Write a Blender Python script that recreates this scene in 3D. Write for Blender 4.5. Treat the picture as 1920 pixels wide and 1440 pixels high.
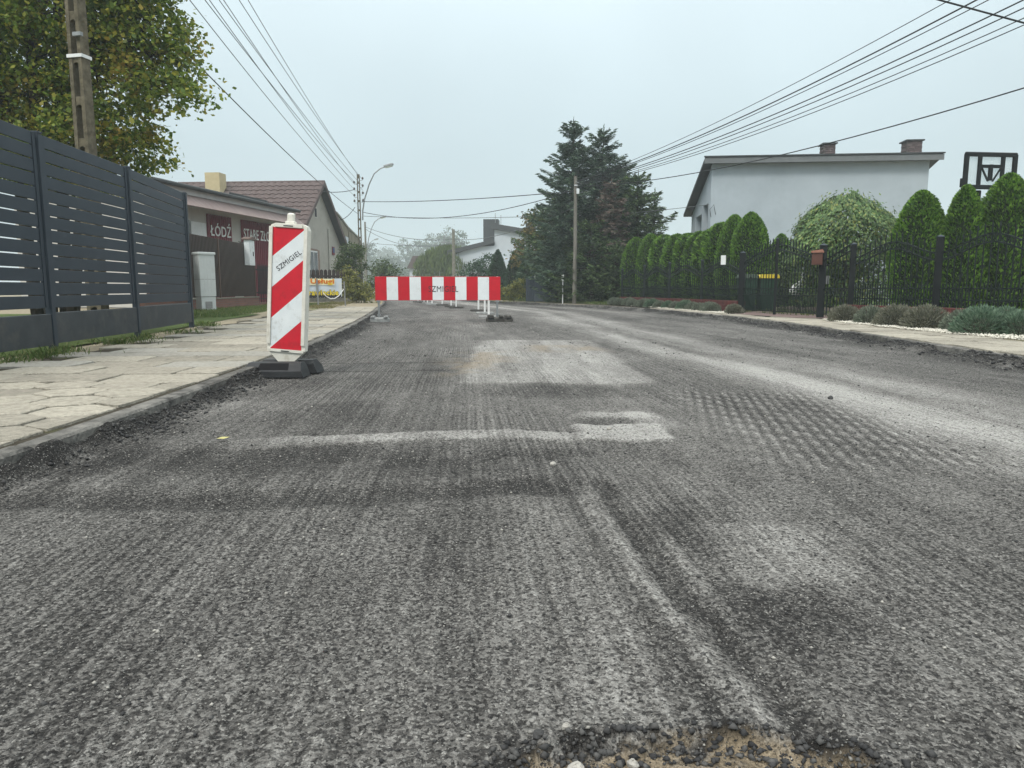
import bpy, math, random
import numpy as np
from mathutils import Vector, Matrix

random.seed(7)
rng = np.random.default_rng(7)
R = math.radians
sc = bpy.context.scene
for o in list(bpy.data.objects):
    bpy.data.objects.remove(o)
C = sc.collection

# ------------------------------------------------------------------ camera
cam_d = bpy.data.cameras.new('camera')
cam = bpy.data.objects.new('camera', cam_d)
C.objects.link(cam)
cam.location = (0, 0, 0.76)
cam.rotation_euler = (R(90) - math.atan(179 / 1350), 0, 0)
cam_d.sensor_width = 36
cam_d.lens = 1350 / 1920 * 36
cam_d.clip_start = 0.05
cam_d.clip_end = 3000
sc.camera = cam

# ------------------------------------------------------------------ world: hazy overcast sky
SUN_EL, SUN_AZ = 48, -150          # degrees; azimuth from +Y towards +X
world = bpy.data.worlds.new('World')
sc.world = world
world.use_nodes = True
wn, wl = world.node_tree.nodes, world.node_tree.links
wn.clear()
w_out = wn.new('ShaderNodeOutputWorld')
w_bg = wn.new('ShaderNodeBackground')
w_bg.inputs['Strength'].default_value = 0.1
w_sky = wn.new('ShaderNodeTexSky')
w_sky.sky_type = 'NISHITA'
w_sky.sun_disc = False
w_sky.sun_elevation = R(SUN_EL)
w_sky.sun_rotation = R(SUN_AZ)
w_sky.dust_density = 6
w_tc = wn.new('ShaderNodeTexCoord')
w_sep = wn.new('ShaderNodeSeparateXYZ')
w_ramp = wn.new('ShaderNodeValToRGB')          # even overcast, brighter towards the zenith
w_ramp.color_ramp.elements[0].position = 0.0
w_ramp.color_ramp.elements[0].color = (0.218, 0.264, 0.282, 1)
w_ramp.color_ramp.elements[1].position = 1.0
w_ramp.color_ramp.elements[1].color = (0.98, 0.99, 0.97, 1)
w_e = w_ramp.color_ramp.elements.new(0.17)
w_e.color = (0.230, 0.279, 0.297, 1)
w_e = w_ramp.color_ramp.elements.new(0.46)
w_e.color = (0.325, 0.380, 0.403, 1)
w_noise = wn.new('ShaderNodeTexNoise')
w_noise.inputs['Scale'].default_value = 1.6
w_noise.inputs['Detail'].default_value = 3
w_mr = wn.new('ShaderNodeMapRange')
w_mr.inputs['From Min'].default_value = 0.3
w_mr.inputs['From Max'].default_value = 0.7
w_mr.inputs['To Min'].default_value = 20.6
w_mr.inputs['To Max'].default_value = 25.4
w_sc = wn.new('ShaderNodeVectorMath')
w_sc.operation = 'SCALE'
w_mix = wn.new('ShaderNodeMix')
w_mix.data_type = 'RGBA'
w_mix.inputs[0].default_value = 0.94
wl.new(w_tc.outputs['Generated'], w_sep.inputs[0])
wl.new(w_tc.outputs['Generated'], w_noise.inputs['Vector'])
wl.new(w_noise.outputs['Fac'], w_mr.inputs['Value'])
wl.new(w_sep.outputs['Z'], w_ramp.inputs['Fac'])
wl.new(w_ramp.outputs['Color'], w_sc.inputs[0])
wl.new(w_mr.outputs['Result'], w_sc.inputs['Scale'])
wl.new(w_sky.outputs['Color'], w_mix.inputs[6])
wl.new(w_sc.outputs['Vector'], w_mix.inputs[7])
wl.new(w_mix.outputs[2], w_bg.inputs['Color'])
wl.new(w_bg.outputs['Background'], w_out.inputs['Surface'])

sun_d = bpy.data.lights.new('sun', 'SUN')
sun = bpy.data.objects.new('sun', sun_d)
C.objects.link(sun)
sun_d.energy = 1.5
sun_d.angle = R(14)
sun_d.color = (1.0, 0.96, 0.9)
sd = Vector((math.sin(R(SUN_AZ)) * math.cos(R(SUN_EL)), math.cos(R(SUN_AZ)) * math.cos(R(SUN_EL)), math.sin(R(SUN_EL))))
sun.rotation_euler = sd.to_track_quat('Z', 'Y').to_euler()
sun.location = (0, 0, 40)

sc.view_settings.view_transform = 'Standard'
sc.view_settings.look = 'None'
sc.view_settings.exposure = 0.26
sc.view_settings.gamma = 1
sc.view_settings.use_curve_mapping = False
sc.cycles.use_denoising = True
sc.cycles.max_bounces = 6
sc.cycles.volume_bounces = 1
sc.cycles.transparent_max_bounces = 8

# ------------------------------------------------------------------ helpers
def tag(o, label=None, cat=None, group=None, kind=None):
    if label: o['label'] = label
    if cat: o['category'] = cat
    if group: o['group'] = group
    if kind: o['kind'] = kind
    return o

def thing(name, label, cat, loc=(0, 0, 0), rotz=0, group=None):
    o = bpy.data.objects.new(name, None)
    o.empty_display_size = 0.2
    C.objects.link(o)
    o.location = loc
    o.rotation_euler = (0, 0, rotz)
    return tag(o, label, cat, group)

class MB:
    def __init__(s):
        s.v, s.f, s.smooth = [], [], False
    def add(s, vs, fs):
        b = len(s.v)
        s.v += [tuple(v) for v in vs]
        s.f += [tuple(i + b for i in f) for f in fs]
        return s
    def box(s, c, d, rz=0, rx=0, ry=0):
        hx, hy, hz = d[0] / 2, d[1] / 2, d[2] / 2
        vs = [Vector((x, y, z)) for x in (-hx, hx) for y in (-hy, hy) for z in (-hz, hz)]
        if rz or rx or ry:
            m = Matrix.Rotation(rz, 3, 'Z') @ Matrix.Rotation(ry, 3, 'Y') @ Matrix.Rotation(rx, 3, 'X')
            vs = [m @ v for v in vs]
        cc = Vector(c)
        return s.add([v + cc for v in vs], [(0, 1, 3, 2), (4, 6, 7, 5), (0, 4, 5, 1), (2, 3, 7, 6), (0, 2, 6, 4), (1, 5, 7, 3)])
    def bbox(s, c, d, b=0.01):
        # box with chamfered vertical and top edges
        hx, hy, hz = d[0] / 2, d[1] / 2, d[2] / 2
        def ring(ix, z):
            x, y, k = hx - ix, hy - ix, b
            return [(-x + k, -y, z), (x - k, -y, z), (x, -y + k, z), (x, y - k, z), (x - k, y, z), (-x + k, y, z), (-x, y - k, z), (-x, -y + k, z)]
        vs = ring(0, -hz) + ring(0, hz - b) + ring(b, hz)
        vs = [(v[0] + c[0], v[1] + c[1], v[2] + c[2]) for v in vs]
        fs = [tuple(range(7, -1, -1)), tuple(range(16, 24))]
        for r in (0, 8):
            for i in range(8):
                j = (i + 1) % 8
                fs.append((r + i, r + j, r + 8 + j, r + 8 + i))
        return s.add(vs, fs)
    def tube(s, pts, rad, n=6, cap=True):
        pts = [Vector(p) for p in pts]
        if not hasattr(rad, '__len__'):
            rad = [rad] * len(pts)
        vs, fs = [], []
        ref = None
        for i, p in enumerate(pts):
            t = (pts[min(i + 1, len(pts) - 1)] - pts[max(i - 1, 0)])
            if t.length < 1e-9: t = Vector((0, 0, 1))
            t.normalize()
            if ref is None:
                ref = Vector((0, 0, 1)) if abs(t.z) < 0.9 else Vector((1, 0, 0))
            a = t.cross(ref)
            if a.length < 1e-6:
                a = t.cross(Vector((0, 1, 0)))
            a.normalize()
            b = a.cross(t)
            ref = b
            for k in range(n):
                an = 2 * math.pi * (k + .5) / n
                vs.append(p + (a * math.cos(an) + b * math.sin(an)) * rad[i])
        for i in range(len(pts) - 1):
            for k in range(n):
                k2 = (k + 1) % n
                fs.append((i * n + k, i * n + k2, (i + 1) * n + k2, (i + 1) * n + k))
        if cap:
            fs.append(tuple(range(n - 1, -1, -1)))
            fs.append(tuple(range((len(pts) - 1) * n, len(pts) * n)))
        return s.add(vs, fs)
    def prism(s, poly, y0, y1):
        # polygon in xz, extruded along y
        n = len(poly)
        vs = [(x, y0, z) for x, z in poly] + [(x, y1, z) for x, z in poly]
        fs = [tuple(range(n)), tuple(range(2 * n - 1, n - 1, -1))]
        for i in range(n):
            j = (i + 1) % n
            fs.append((i, n + i, n + j, j))
        return s.add(vs, fs)
    def mesh(s, name):
        m = bpy.data.meshes.new(name)
        m.from_pydata(s.v, [], s.f)
        if s.smooth:
            m.polygons.foreach_set('use_smooth', [True] * len(m.polygons))
        m.update()
        return m

def part(name, mb, m, parent=None, loc=(0, 0, 0), rot=(0, 0, 0), scale=(1, 1, 1)):
    me = mb.mesh(name) if isinstance(mb, MB) else mb
    if m is not None and len(me.materials) == 0:
        me.materials.append(m)
    o = bpy.data.objects.new(name, me)
    C.objects.link(o)
    o.parent = parent
    o.location, o.rotation_euler, o.scale = loc, rot, scale
    return o

def struct(name, mb, m):
    return tag(part(name, mb, m), kind='structure')

def np_mesh(name, V, F, m=None, attr=None, smooth=False):
    # V (n,3), F (k,3 or 4)
    me = bpy.data.meshes.new(name)
    V = np.asarray(V, dtype=np.float32)
    F = np.asarray(F, dtype=np.int32)
    k = F.shape[1]
    me.vertices.add(len(V)); me.vertices.foreach_set('co', V.ravel())
    me.loops.add(F.size); me.loops.foreach_set('vertex_index', F.ravel())
    me.polygons.add(len(F))
    me.polygons.foreach_set('loop_start', np.arange(0, F.size, k, dtype=np.int32))
    if smooth:
        me.polygons.foreach_set('use_smooth', np.ones(len(F), dtype=bool))
    me.update(calc_edges=True)
    if attr is not None:
        a = me.attributes.new('tone', 'FLOAT_COLOR', 'POINT')
        a.data.foreach_set('color', np.asarray(attr, dtype=np.float32).ravel())
    if m: me.materials.append(m)
    return me

def text_mesh(body, size, m, bold=0.0, extrude=0.002):
    cu = bpy.data.curves.new('txt', 'FONT')
    cu.body = body
    cu.size = size
    cu.offset = bold
    cu.extrude = extrude
    cu.space_character = 1.06
    cu.align_x = 'CENTER'; cu.align_y = 'CENTER'
    cu.resolution_u = 3
    o = bpy.data.objects.new('txt', cu)
    C.objects.link(o)
    bpy.context.view_layer.update()
    dg = bpy.context.evaluated_depsgraph_get()
    me = bpy.data.meshes.new_from_object(o.evaluated_get(dg))
    bpy.data.objects.remove(o)
    co = np.empty(len(me.vertices) * 3, dtype=np.float32)
    me.vertices.foreach_get('co', co)
    co = co.reshape(-1, 3)
    c = (co.max(0) + co.min(0)) / 2
    co -= c
    me.vertices.foreach_set('co', co.ravel())
    me.materials.clear(); me.materials.append(m)
    ext = co.max(0) - co.min(0)
    return me, float(ext[0]), float(ext[1])

# ------------------------------------------------------------------ materials
def nt(name):
    m = bpy.data.materials.new(name)
    m.use_nodes = True
    return m, m.node_tree.nodes, m.node_tree.links, m.node_tree.nodes['Principled BSDF']

def c4(c): return (c[0], c[1], c[2], 1)

def pmat(name, c1, c2=None, scale=6, rough=0.7, bump=0.15, bscale=60, spec=0.3, metal=0, objvar=0.0, stain=None, stain_scale=2.0, stain_lo=0.52, stretch=(1, 1, 1)):
    """two-tone noise colour, fine bump, optional blotchy stain colour, optional per-object brightness"""
    m, n, l, p = nt(name)
    c2 = c2 or tuple(x * 0.8 for x in c1)
    tc = n.new('ShaderNodeTexCoord')
    mp = n.new('ShaderNodeMapping'); mp.inputs['Scale'].default_value = stretch
    l.new(tc.outputs['Object'], mp.inputs['Vector'])
    oi = n.new('ShaderNodeObjectInfo')
    no = n.new('ShaderNodeTexNoise'); no.noise_dimensions = '4D'
    no.inputs['Scale'].default_value = scale; no.inputs['Detail'].default_value = 6; no.inputs['Roughness'].default_value = .62
    w = n.new('ShaderNodeMath'); w.operation = 'MULTIPLY'; w.inputs[1].default_value = 37
    l.new(oi.outputs['Random'], w.inputs[0]); l.new(w.outputs[0], no.inputs['W'])
    l.new(mp.outputs[0], no.inputs['Vector'])
    cr = n.new('ShaderNodeValToRGB')
    cr.color_ramp.elements[0].position = .32; cr.color_ramp.elements[0].color = c4(c2)
    cr.color_ramp.elements[1].position = .68; cr.color_ramp.elements[1].color = c4(c1)
    l.new(no.outputs['Fac'], cr.inputs['Fac'])
    col = cr.outputs['Color']
    if stain:
        n2 = n.new('ShaderNodeTexNoise'); n2.noise_dimensions = '4D'
        n2.inputs['Scale'].default_value = stain_scale; n2.inputs['Detail'].default_value = 8; n2.inputs['Roughness'].default_value = .68
        l.new(mp.outputs[0], n2.inputs['Vector']); l.new(w.outputs[0], n2.inputs['W'])
        mr = n.new('ShaderNodeMapRange'); mr.inputs['From Min'].default_value = stain_lo; mr.inputs['From Max'].default_value = stain_lo + .22
        l.new(n2.outputs['Fac'], mr.inputs['Value'])
        mx = n.new('ShaderNodeMix'); mx.data_type = 'RGBA'
        l.new(mr.outputs[0], mx.inputs[0]); l.new(col, mx.inputs[6]); mx.inputs[7].default_value = c4(stain)
        col = mx.outputs[2]
    if objvar:
        mr = n.new('ShaderNodeMapRange'); mr.inputs['To Min'].default_value = 1 - objvar; mr.inputs['To Max'].default_value = 1 + objvar
        l.new(oi.outputs['Random'], mr.inputs['Value'])
        vm = n.new('ShaderNodeVectorMath'); vm.operation = 'SCALE'
        l.new(col, vm.inputs[0]); l.new(mr.outputs[0], vm.inputs['Scale'])
        col = vm.outputs[0]
    l.new(col, p.inputs['Base Color'])
    p.inputs['Roughness'].default_value = rough
    p.inputs['Metallic'].default_value = metal
    p.inputs['Specular IOR Level'].default_value = spec
    if bump:
        nb = n.new('ShaderNodeTexNoise'); nb.inputs['Scale'].default_value = bscale; nb.inputs['Detail'].default_value = 4
        l.new(mp.outputs[0], nb.inputs['Vector'])
        bp = n.new('ShaderNodeBump'); bp.inputs['Strength'].default_value = bump; bp.inputs['Distance'].default_value = .02
        l.new(nb.outputs['Fac'], bp.inputs['Height']); l.new(bp.outputs[0], p.inputs['Normal'])
    return m

def leafmat(name, cols, rough=.55, trans=.25, clump=1.2, clump_amt=.35, tint=None, tint_lo=.56):
    """per-leaf random colour along a ramp, clump-sized noise brightness, some light through the leaf"""
    m, n, l, p = nt(name)
    g = n.new('ShaderNodeNewGeometry')
    cr = n.new('ShaderNodeValToRGB')
    k = len(cols)
    cr.color_ramp.elements[0].color = c4(cols[0]); cr.color_ramp.elements[0].position = 0
    cr.color_ramp.elements[1].color = c4(cols[-1]); cr.color_ramp.elements[1].position = 1
    for i in range(1, k - 1):
        e = cr.color_ramp.elements.new(i / (k - 1)); e.color = c4(cols[i])
    l.new(g.outputs['Random Per Island'], cr.inputs['Fac'])
    tc = n.new('ShaderNodeTexCoord')
    no = n.new('ShaderNodeTexNoise'); no.inputs['Scale'].default_value = clump; no.inputs['Detail'].default_value = 3
    l.new(tc.outputs['Object'], no.inputs['Vector'])
    mr = n.new('ShaderNodeMapRange'); mr.inputs['From Min'].default_value = .3; mr.inputs['From Max'].default_value = .7
    mr.inputs['To Min'].default_value = 1 - clump_amt; mr.inputs['To Max'].default_value = 1 + clump_amt
    l.new(no.outputs['Fac'], mr.inputs['Value'])
    col = cr.outputs['Color']
    if tint:
        n2 = n.new('ShaderNodeTexNoise'); n2.inputs['Scale'].default_value = clump * 1.7; n2.inputs['Detail'].default_value = 4
        mp = n.new('ShaderNodeMapping'); mp.inputs['Location'].default_value = (7, 3, 5)
        l.new(tc.outputs['Object'], mp.inputs[0]); l.new(mp.outputs[0], n2.inputs['Vector'])
        m2 = n.new('ShaderNodeMapRange'); m2.inputs['From Min'].default_value = tint_lo; m2.inputs['From Max'].default_value = tint_lo + .1
        l.new(n2.outputs['Fac'], m2.inputs['Value'])
        mm = n.new('ShaderNodeMath'); mm.operation = 'MULTIPLY'
        l.new(m2.outputs[0], mm.inputs[0]); l.new(g.outputs['Random Per Island'], mm.inputs[1])
        mx = n.new('ShaderNodeMix'); mx.data_type = 'RGBA'
        l.new(mm.outputs[0], mx.inputs[0]); l.new(col, mx.inputs[6]); mx.inputs[7].default_value = c4(tint)
        col = mx.outputs[2]
    vm = n.new('ShaderNodeVectorMath'); vm.operation = 'SCALE'
    l.new(col, vm.inputs[0]); l.new(mr.outputs[0], vm.inputs['Scale'])
    l.new(vm.outputs[0], p.inputs['Base Color'])
    p.inputs['Roughness'].default_value = rough
    p.inputs['Specular IOR Level'].default_value = .3
    if trans:
        tr = n.new('ShaderNodeBsdfTranslucent'); l.new(vm.outputs[0], tr.inputs['Color'])
        ms = n.new('ShaderNodeMixShader'); ms.inputs[0].default_value = trans
        out = n['Material Output']
        l.new(p.outputs[0], ms.inputs[1]); l.new(tr.outputs[0], ms.inputs[2]); l.new(ms.outputs[0], out.inputs['Surface'])
    return m

M = {}
M['fence_grey'] = pmat('anthracite_paint', (.038, .050, .064), (.031, .041, .053), 3, .5, .03, 200, .25)
M['fence_plinth'] = pmat('dark_plinth_board', (.055, .062, .068), (.035, .040, .045), 4, .62, .1, 80, .3, stain=(.085, .085, .08), stain_scale=3)
M['black_iron'] = pmat('black_iron', (.009, .012, .013), (.006, .008, .009), 8, .55, .05, 120, .2)
M['green_iron'] = pmat('dark_green_iron', (.010, .018, .016), (.007, .012, .011), 8, .55, .05, 120, .2)
M['concrete'] = pmat('weathered_concrete', (.25, .24, .2), (.14, .135, .11), 9, .9, .5, 60, .2, stain=(.1, .1, .075), stain_scale=3)
M['pole_conc'] = pmat('pole_concrete', (.19, .165, .115), (.09, .078, .055), 11, .92, .8, 45, .15, stain=(.055, .05, .03), stain_scale=4)
M['kerb'] = pmat('kerb_concrete', (.23, .22, .2), (.12, .117, .108), 9, .94, .9, 50, .12, objvar=.2, stain=(.05, .049, .047), stain_scale=7, stain_lo=.45)
M['slab'] = pmat('paving_slab', (.44, .405, .335), (.27, .25, .208), 26, .92, .9, 70, .15, objvar=.2, stain=(.17, .158, .13), stain_scale=8, stain_lo=.53)
M['slab_grey'] = pmat('paving_slab_grey', (.37, .355, .315), (.24, .23, .2), 24, .92, .5, 90, .15, objvar=.15, stain=(.2, .185, .15), stain_scale=3.2)
M['soil'] = pmat('sandy_soil', (.24, .2, .14), (.13, .108, .075), 5, .97, .8, 40, .1, stain=(.085, .09, .045), stain_scale=1.5)
M['joint'] = pmat('joint_dirt', (.075, .066, .05), (.035, .031, .024), 12, .98, .6, 60, .1, stain=(.09, .1, .04), stain_scale=4, stain_lo=.55)
M['lawn'] = pmat('lawn_ground', (.085, .12, .035), (.055, .075, .026), 3, .95, .8, 50, .1, stain=(.15, .125, .08), stain_scale=1.2, stain_lo=.58)
M['white_plastic'] = pmat('aged_white_plastic', (.74, .72, .65), (.62, .6, .53), 14, .5, .15, 60, .4, stain=(.36, .33, .25), stain_scale=11, stain_lo=.56)
M['red_film'] = pmat('red_reflective_film', (.62, .012, .03), (.48, .012, .026), 5, .42, .06, 90, .4, stain=(.33, .02, .025), stain_scale=9, stain_lo=.54)
M['white_film'] = pmat('white_reflective_film', (.74, .78, .79), (.66, .7, .72), 8, .4, .03, 150, .5, stain=(.42, .43, .41), stain_scale=10, stain_lo=.53)
M['barrier_red'] = pmat('barrier_red_film', (.6, .008, .022), (.5, .007, .02), 5, .4, .03, 100, .4, stain=(.36, .03, .035), stain_scale=6, stain_lo=.58)
M['barrier_white'] = pmat('barrier_white_film', (.8, .83, .84), (.74, .77, .78), 8, .38, .03, 100, .4, stain=(.52, .52, .5), stain_scale=5, stain_lo=.58)
M['black_rubber'] = pmat('black_rubber', (.03, .032, .035), (.018, .019, .02), 10, .62, .2, 120, .4, stain=(.075, .073, .068), stain_scale=9, stain_lo=.55)
M['worn_rubber'] = pmat('worn_rubber', (.085, .082, .075), (.045, .043, .04), 14, .85, .5, 60, .2, stain=(.16, .155, .14), stain_scale=8)
M['grey_foot'] = pmat('grey_foot', (.36, .37, .36), (.22, .225, .22), 14, .8, .4, 60, .2, stain=(.1, .098, .09), stain_scale=8)
M['galv'] = pmat('galvanised_steel', (.33, .34, .34), (.24, .25, .25), 12, .45, .1, 90, .5, metal=.5)
M['white_paint'] = pmat('white_paint', (.78, .79, .78), (.7, .71, .7), 6, .5, .05, 80, .4)
M['ink'] = pmat('black_ink', (.03, .032, .04), (.022, .024, .03), 10, .6, 0)
M['faded_ink'] = pmat('faded_ink', (.08, .055, .06), (.05, .04, .045), 30, .6, 0)
M['letter_white'] = pmat('white_lettering', (.82, .82, .8), (.76, .76, .74), 10, .5, 0)
M['brown_sheet'] = pmat('brown_sheet_steel', (.045, .026, .02), (.03, .018, .014), 3, .45, .03, 150, .4)
M['brown_post'] = pmat('brown_post_paint', (.12, .075, .058), (.085, .052, .04), 6, .55, .05, 100)
M['brick_red'] = pmat('dark_red_brick', (.125, .036, .032), (.075, .024, .022), 18, .8, .4, 90, .25, objvar=.3)
M['mortar'] = pmat('mortar', (.14, .12, .11), (.09, .08, .075), 20, .95, .4, 100)
M['burgundy'] = pmat('burgundy_sheet', (.2, .028, .045), (.16, .022, .036), 4, .5, .04, 100)
M['render_grey'] = pmat('grey_render', (.42, .405, .36), (.37, .355, .315), 2.5, .92, .25, 120, .15, stain=(.27, .26, .23), stain_scale=1.2, stain_lo=.55)
M['render_light'] = pmat('light_render', (.58, .56, .52), (.5, .485, .45), 2.5, .92, .2, 120, .15)
M['house_render'] = pmat('blue_grey_render', (.43, .485, .525), (.385, .435, .473), .9, .93, .4, 45, .12, stain=(.345, .392, .427), stain_scale=.55, stain_lo=.5)
M['roof_dark'] = pmat('dark_roof_trim', (.055, .06, .062), (.04, .044, .046), 4, .6, .1, 80)
M['roof_tile'] = pmat('brown_metal_tile', (.11, .08, .075), (.09, .065, .061), 4, .65, .05, 90, .2, objvar=.06)
M['soffit'] = pmat('faded_purple_sheet', (.27, .205, .19), (.19, .14, .132), 3, .6, .1, 60, stain=(.38, .32, .29), stain_scale=2.5, stretch=(3, .5, .5))
M['fascia'] = pmat('pale_fascia', (.55, .53, .52), (.46, .44, .43), 3, .6, .05, 80)
M['chimney_beige'] = pmat('beige_chimney', (.52, .44, .27), (.44, .37, .22), 4, .9, .2, 60)
M['old_plaster'] = pmat('old_stained_plaster', (.27, .245, .185), (.155, .14, .105), 1.8, .95, .5, 30, .1, stain=(.085, .08, .06), stain_scale=.9, stain_lo=.48, stretch=(1, 1, .35))
M['glass'] = pmat('window_glass', (.05, .06, .065), (.035, .042, .048), 2, .12, 0, 10, .6)
M['dark_void'] = pmat('dark_recess', (.05, .053, .058), (.035, .037, .04), 3, .9, .1, 30)
M['wood_dark'] = pmat('dark_stained_wood', (.045, .032, .027), (.026, .019, .016), 6, .75, .3, 60, .2, stretch=(6, 6, .6), objvar=.2)
M['bark'] = pmat('bark', (.075, .062, .048), (.032, .026, .02), 9, .95, .9, 30, .1, stretch=(3, 3, .6))
M['pale_wood'] = pmat('weathered_wood_pole', (.24, .225, .195), (.12, .112, .096), 8, .9, .5, 60, .15, stain=(.07, .075, .05), stain_scale=2, stretch=(4, 4, .6))
M['cable'] = pmat('black_cable', (.025, .028, .03), (.02, .022, .024), 5, .6, 0)
M['wire_grey'] = pmat('bare_wire', (.13, .14, .145), (.1, .11, .115), 5, .5, 0)
M['insul'] = pmat('porcelain', (.12, .1, .09), (.08, .07, .065), 20, .3, 0)
M['lamp_glass'] = pmat('lamp_glass', (.5, .55, .48), (.45, .5, .43), 10, .25, 0)
M['bin_green'] = pmat('bin_green', (.02, .06, .035), (.015, .047, .028), 8, .5, .05, 90)
M['bin_lid'] = pmat('bin_grey_green_lid', (.1, .14, .1), (.08, .115, .085), 8, .5, .05, 90)
M['bin_yellow'] = pmat('bin_yellow_lid', (.75, .6, .06), (.68, .54, .05), 8, .5, .05, 90)
M['copper_box'] = pmat('brown_letterbox', (.11, .045, .032), (.085, .035, .025), 12, .5, .05, 90)
M['cabinet'] = pmat('cabinet_grey', (.56, .6, .6), (.5, .54, .54), 5, .6, .08, 90, stain=(.45, .48, .47), stain_scale=3)
M['white_gravel'] = pmat('white_pebble', (.72, .69, .6), (.55, .52, .45), 60, .85, .4, 60)
M['blue_ink'] = pmat('blue_print', (.03, .07, .2), (.025, .06, .17), 10, .5, 0)
M['banner'] = pmat('banner_vinyl', (.62, .68, .74), (.52, .6, .68), 2, .5, .05, 20, stain=(.75, .72, .55), stain_scale=1.6)
M['orange_ink'] = pmat('orange_red_print', (.7, .12, .03), (.62, .09, .025), 10, .5, 0)
M['yellow_ink'] = pmat('yellow_print', (.85, .68, .05), (.8, .62, .04), 10, .5, 0)
M['cream_print'] = pmat('cream_print', (.8, .76, .55), (.76, .71, .5), 3, .5, 0)
M['acrylic'] = pmat('pale_acrylic', (.62, .68, .7), (.55, .62, .64), 5, .35, 0, 10, .5)
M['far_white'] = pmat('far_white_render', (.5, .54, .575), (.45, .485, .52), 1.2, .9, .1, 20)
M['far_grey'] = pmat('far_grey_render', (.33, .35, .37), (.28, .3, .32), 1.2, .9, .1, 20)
M['white_cloth'] = pmat('white_cloth', (.8, .8, .78), (.7, .7, .68), 6, .8, .2, 30)
M['gate_blue'] = pmat('slate_blue_sheet', (.075, .095, .12), (.06, .077, .1), 3, .5, .05, 90)
M['chimney_brick'] = pmat('chimney_brick', (.135, .1, .1), (.085, .066, .066), 20, .85, .3, 60, objvar=.3)

# ------------------------------------------------------------------ numpy noise
def vnoise(x, y, seed=0):
    x = np.asarray(x, dtype=np.float64); y = np.asarray(y, dtype=np.float64)
    xi = np.floor(x).astype(np.int64); yi = np.floor(y).astype(np.int64)
    fx = x - xi; fy = y - yi
    fx = fx * fx * (3 - 2 * fx); fy = fy * fy * (3 - 2 * fy)
    def h(a, b):
        n = (a * 374761393 + b * 668265263 + seed * 1442695041) & 0xFFFFFFFF
        n = ((n ^ (n >> 13)) * 1274126177) & 0xFFFFFFFF
        n = (n ^ (n >> 16)) & 0xFFFFFFFF
        return n / 4294967295.0
    a, b, c, d = h(xi, yi), h(xi + 1, yi), h(xi, yi + 1), h(xi + 1, yi + 1)
    return (a * (1 - fx) + b * fx) * (1 - fy) + (c * (1 - fx) + d * fx) * fy

def fbm(x, y, seed=0, oct=4):
    s, a, t = 0, 1, 0
    for i in range(oct):
        s = s + a * vnoise(x * 2 ** i, y * 2 ** i, seed + i * 17); t += a; a *= .55
    return s / t

def ss(a, b, x):
    t = np.clip((x - a) / (b - a), 0, 1)
    return t * t * (3 - 2 * t)

# ------------------------------------------------------------------ road plan: left and right kerb line as x(y)
KL = np.array([(-6, -1.97), (0, -1.97), (2.7, -2.0), (5, -2.1), (6.5, -2.2), (9, -2.43), (12, -2.75), (16, -3.25), (21, -3.95), (26.6, -4.85), (33, -5.8), (41, -7.2), (50, -9.2), (60, -12), (80, -18.5), (110, -30)])
KR = np.array([(-6, 4.75), (0, 4.8), (6.8, 4.92), (9.3, 5.1), (12, 5.28), (14.5, 5.36), (17, 5.3), (20.5, 5.05), (24, 4.5), (27.4, 3.7), (31, 2.3), (34, 1.05), (37.7, -.5), (43, -2.7), (50, -5.0), (60, -8), (80, -14), (110, -25)])
def smooth_line(P):
    ys = np.arange(P[0, 0], P[-1, 0] + .01, .5)
    xs = np.interp(ys, P[:, 0], P[:, 1])
    k = np.ones(7) / 7
    xp = np.concatenate([np.full(3, xs[0]), xs, np.full(3, xs[-1])])
    return ys, np.convolve(xp, k, 'valid')
_lY, _lX = smooth_line(KL)
_rY, _rX = smooth_line(KR)
def kl(y): return np.interp(y, _lY, _lX)
def kr(y): return np.interp(y, _rY, _rX)

# ------------------------------------------------------------------ ground sheet and the raised lots on both sides
def lot_sheet(name, m, xs_of_y, xfar, side, z):
    ys = np.concatenate([np.arange(-6, 30, 1.0), np.arange(30, 111, 4.0), [150, 250, 500, 1100]])
    cols = np.array([0, .15, .6, 1.5, 3, 6, 10, 18, 40, 120, 700.])
    V, F = [], []
    for y in ys:
        x0 = float(xs_of_y(min(y, 110)))
        if y > 110: x0 += -(y - 110) * .55
        for c in cols:
            V.append((x0 + side * c, y, z + (0 if c < 1 else .012 * math.sin(y * 1.3 + c * 2.1))))
    n = len(cols)
    for i in range(len(ys) - 1):
        for j in range(n - 1):
            a = i * n + j
            F.append((a, a + 1, a + n + 1, a + n) if side > 0 else (a, a + n, a + n + 1, a + 1))
    me = np_mesh(name, V, F, m, smooth=True)
    return tag(part(name, me, None), kind='structure')

g = MB()
g.add([(-1500, -300, -.12), (1500, -300, -.12), (1500, 2500, -.12), (-1500, 2500, -.12)], [(0, 1, 2, 3)])
struct('ground', g, M['soil'])

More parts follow.
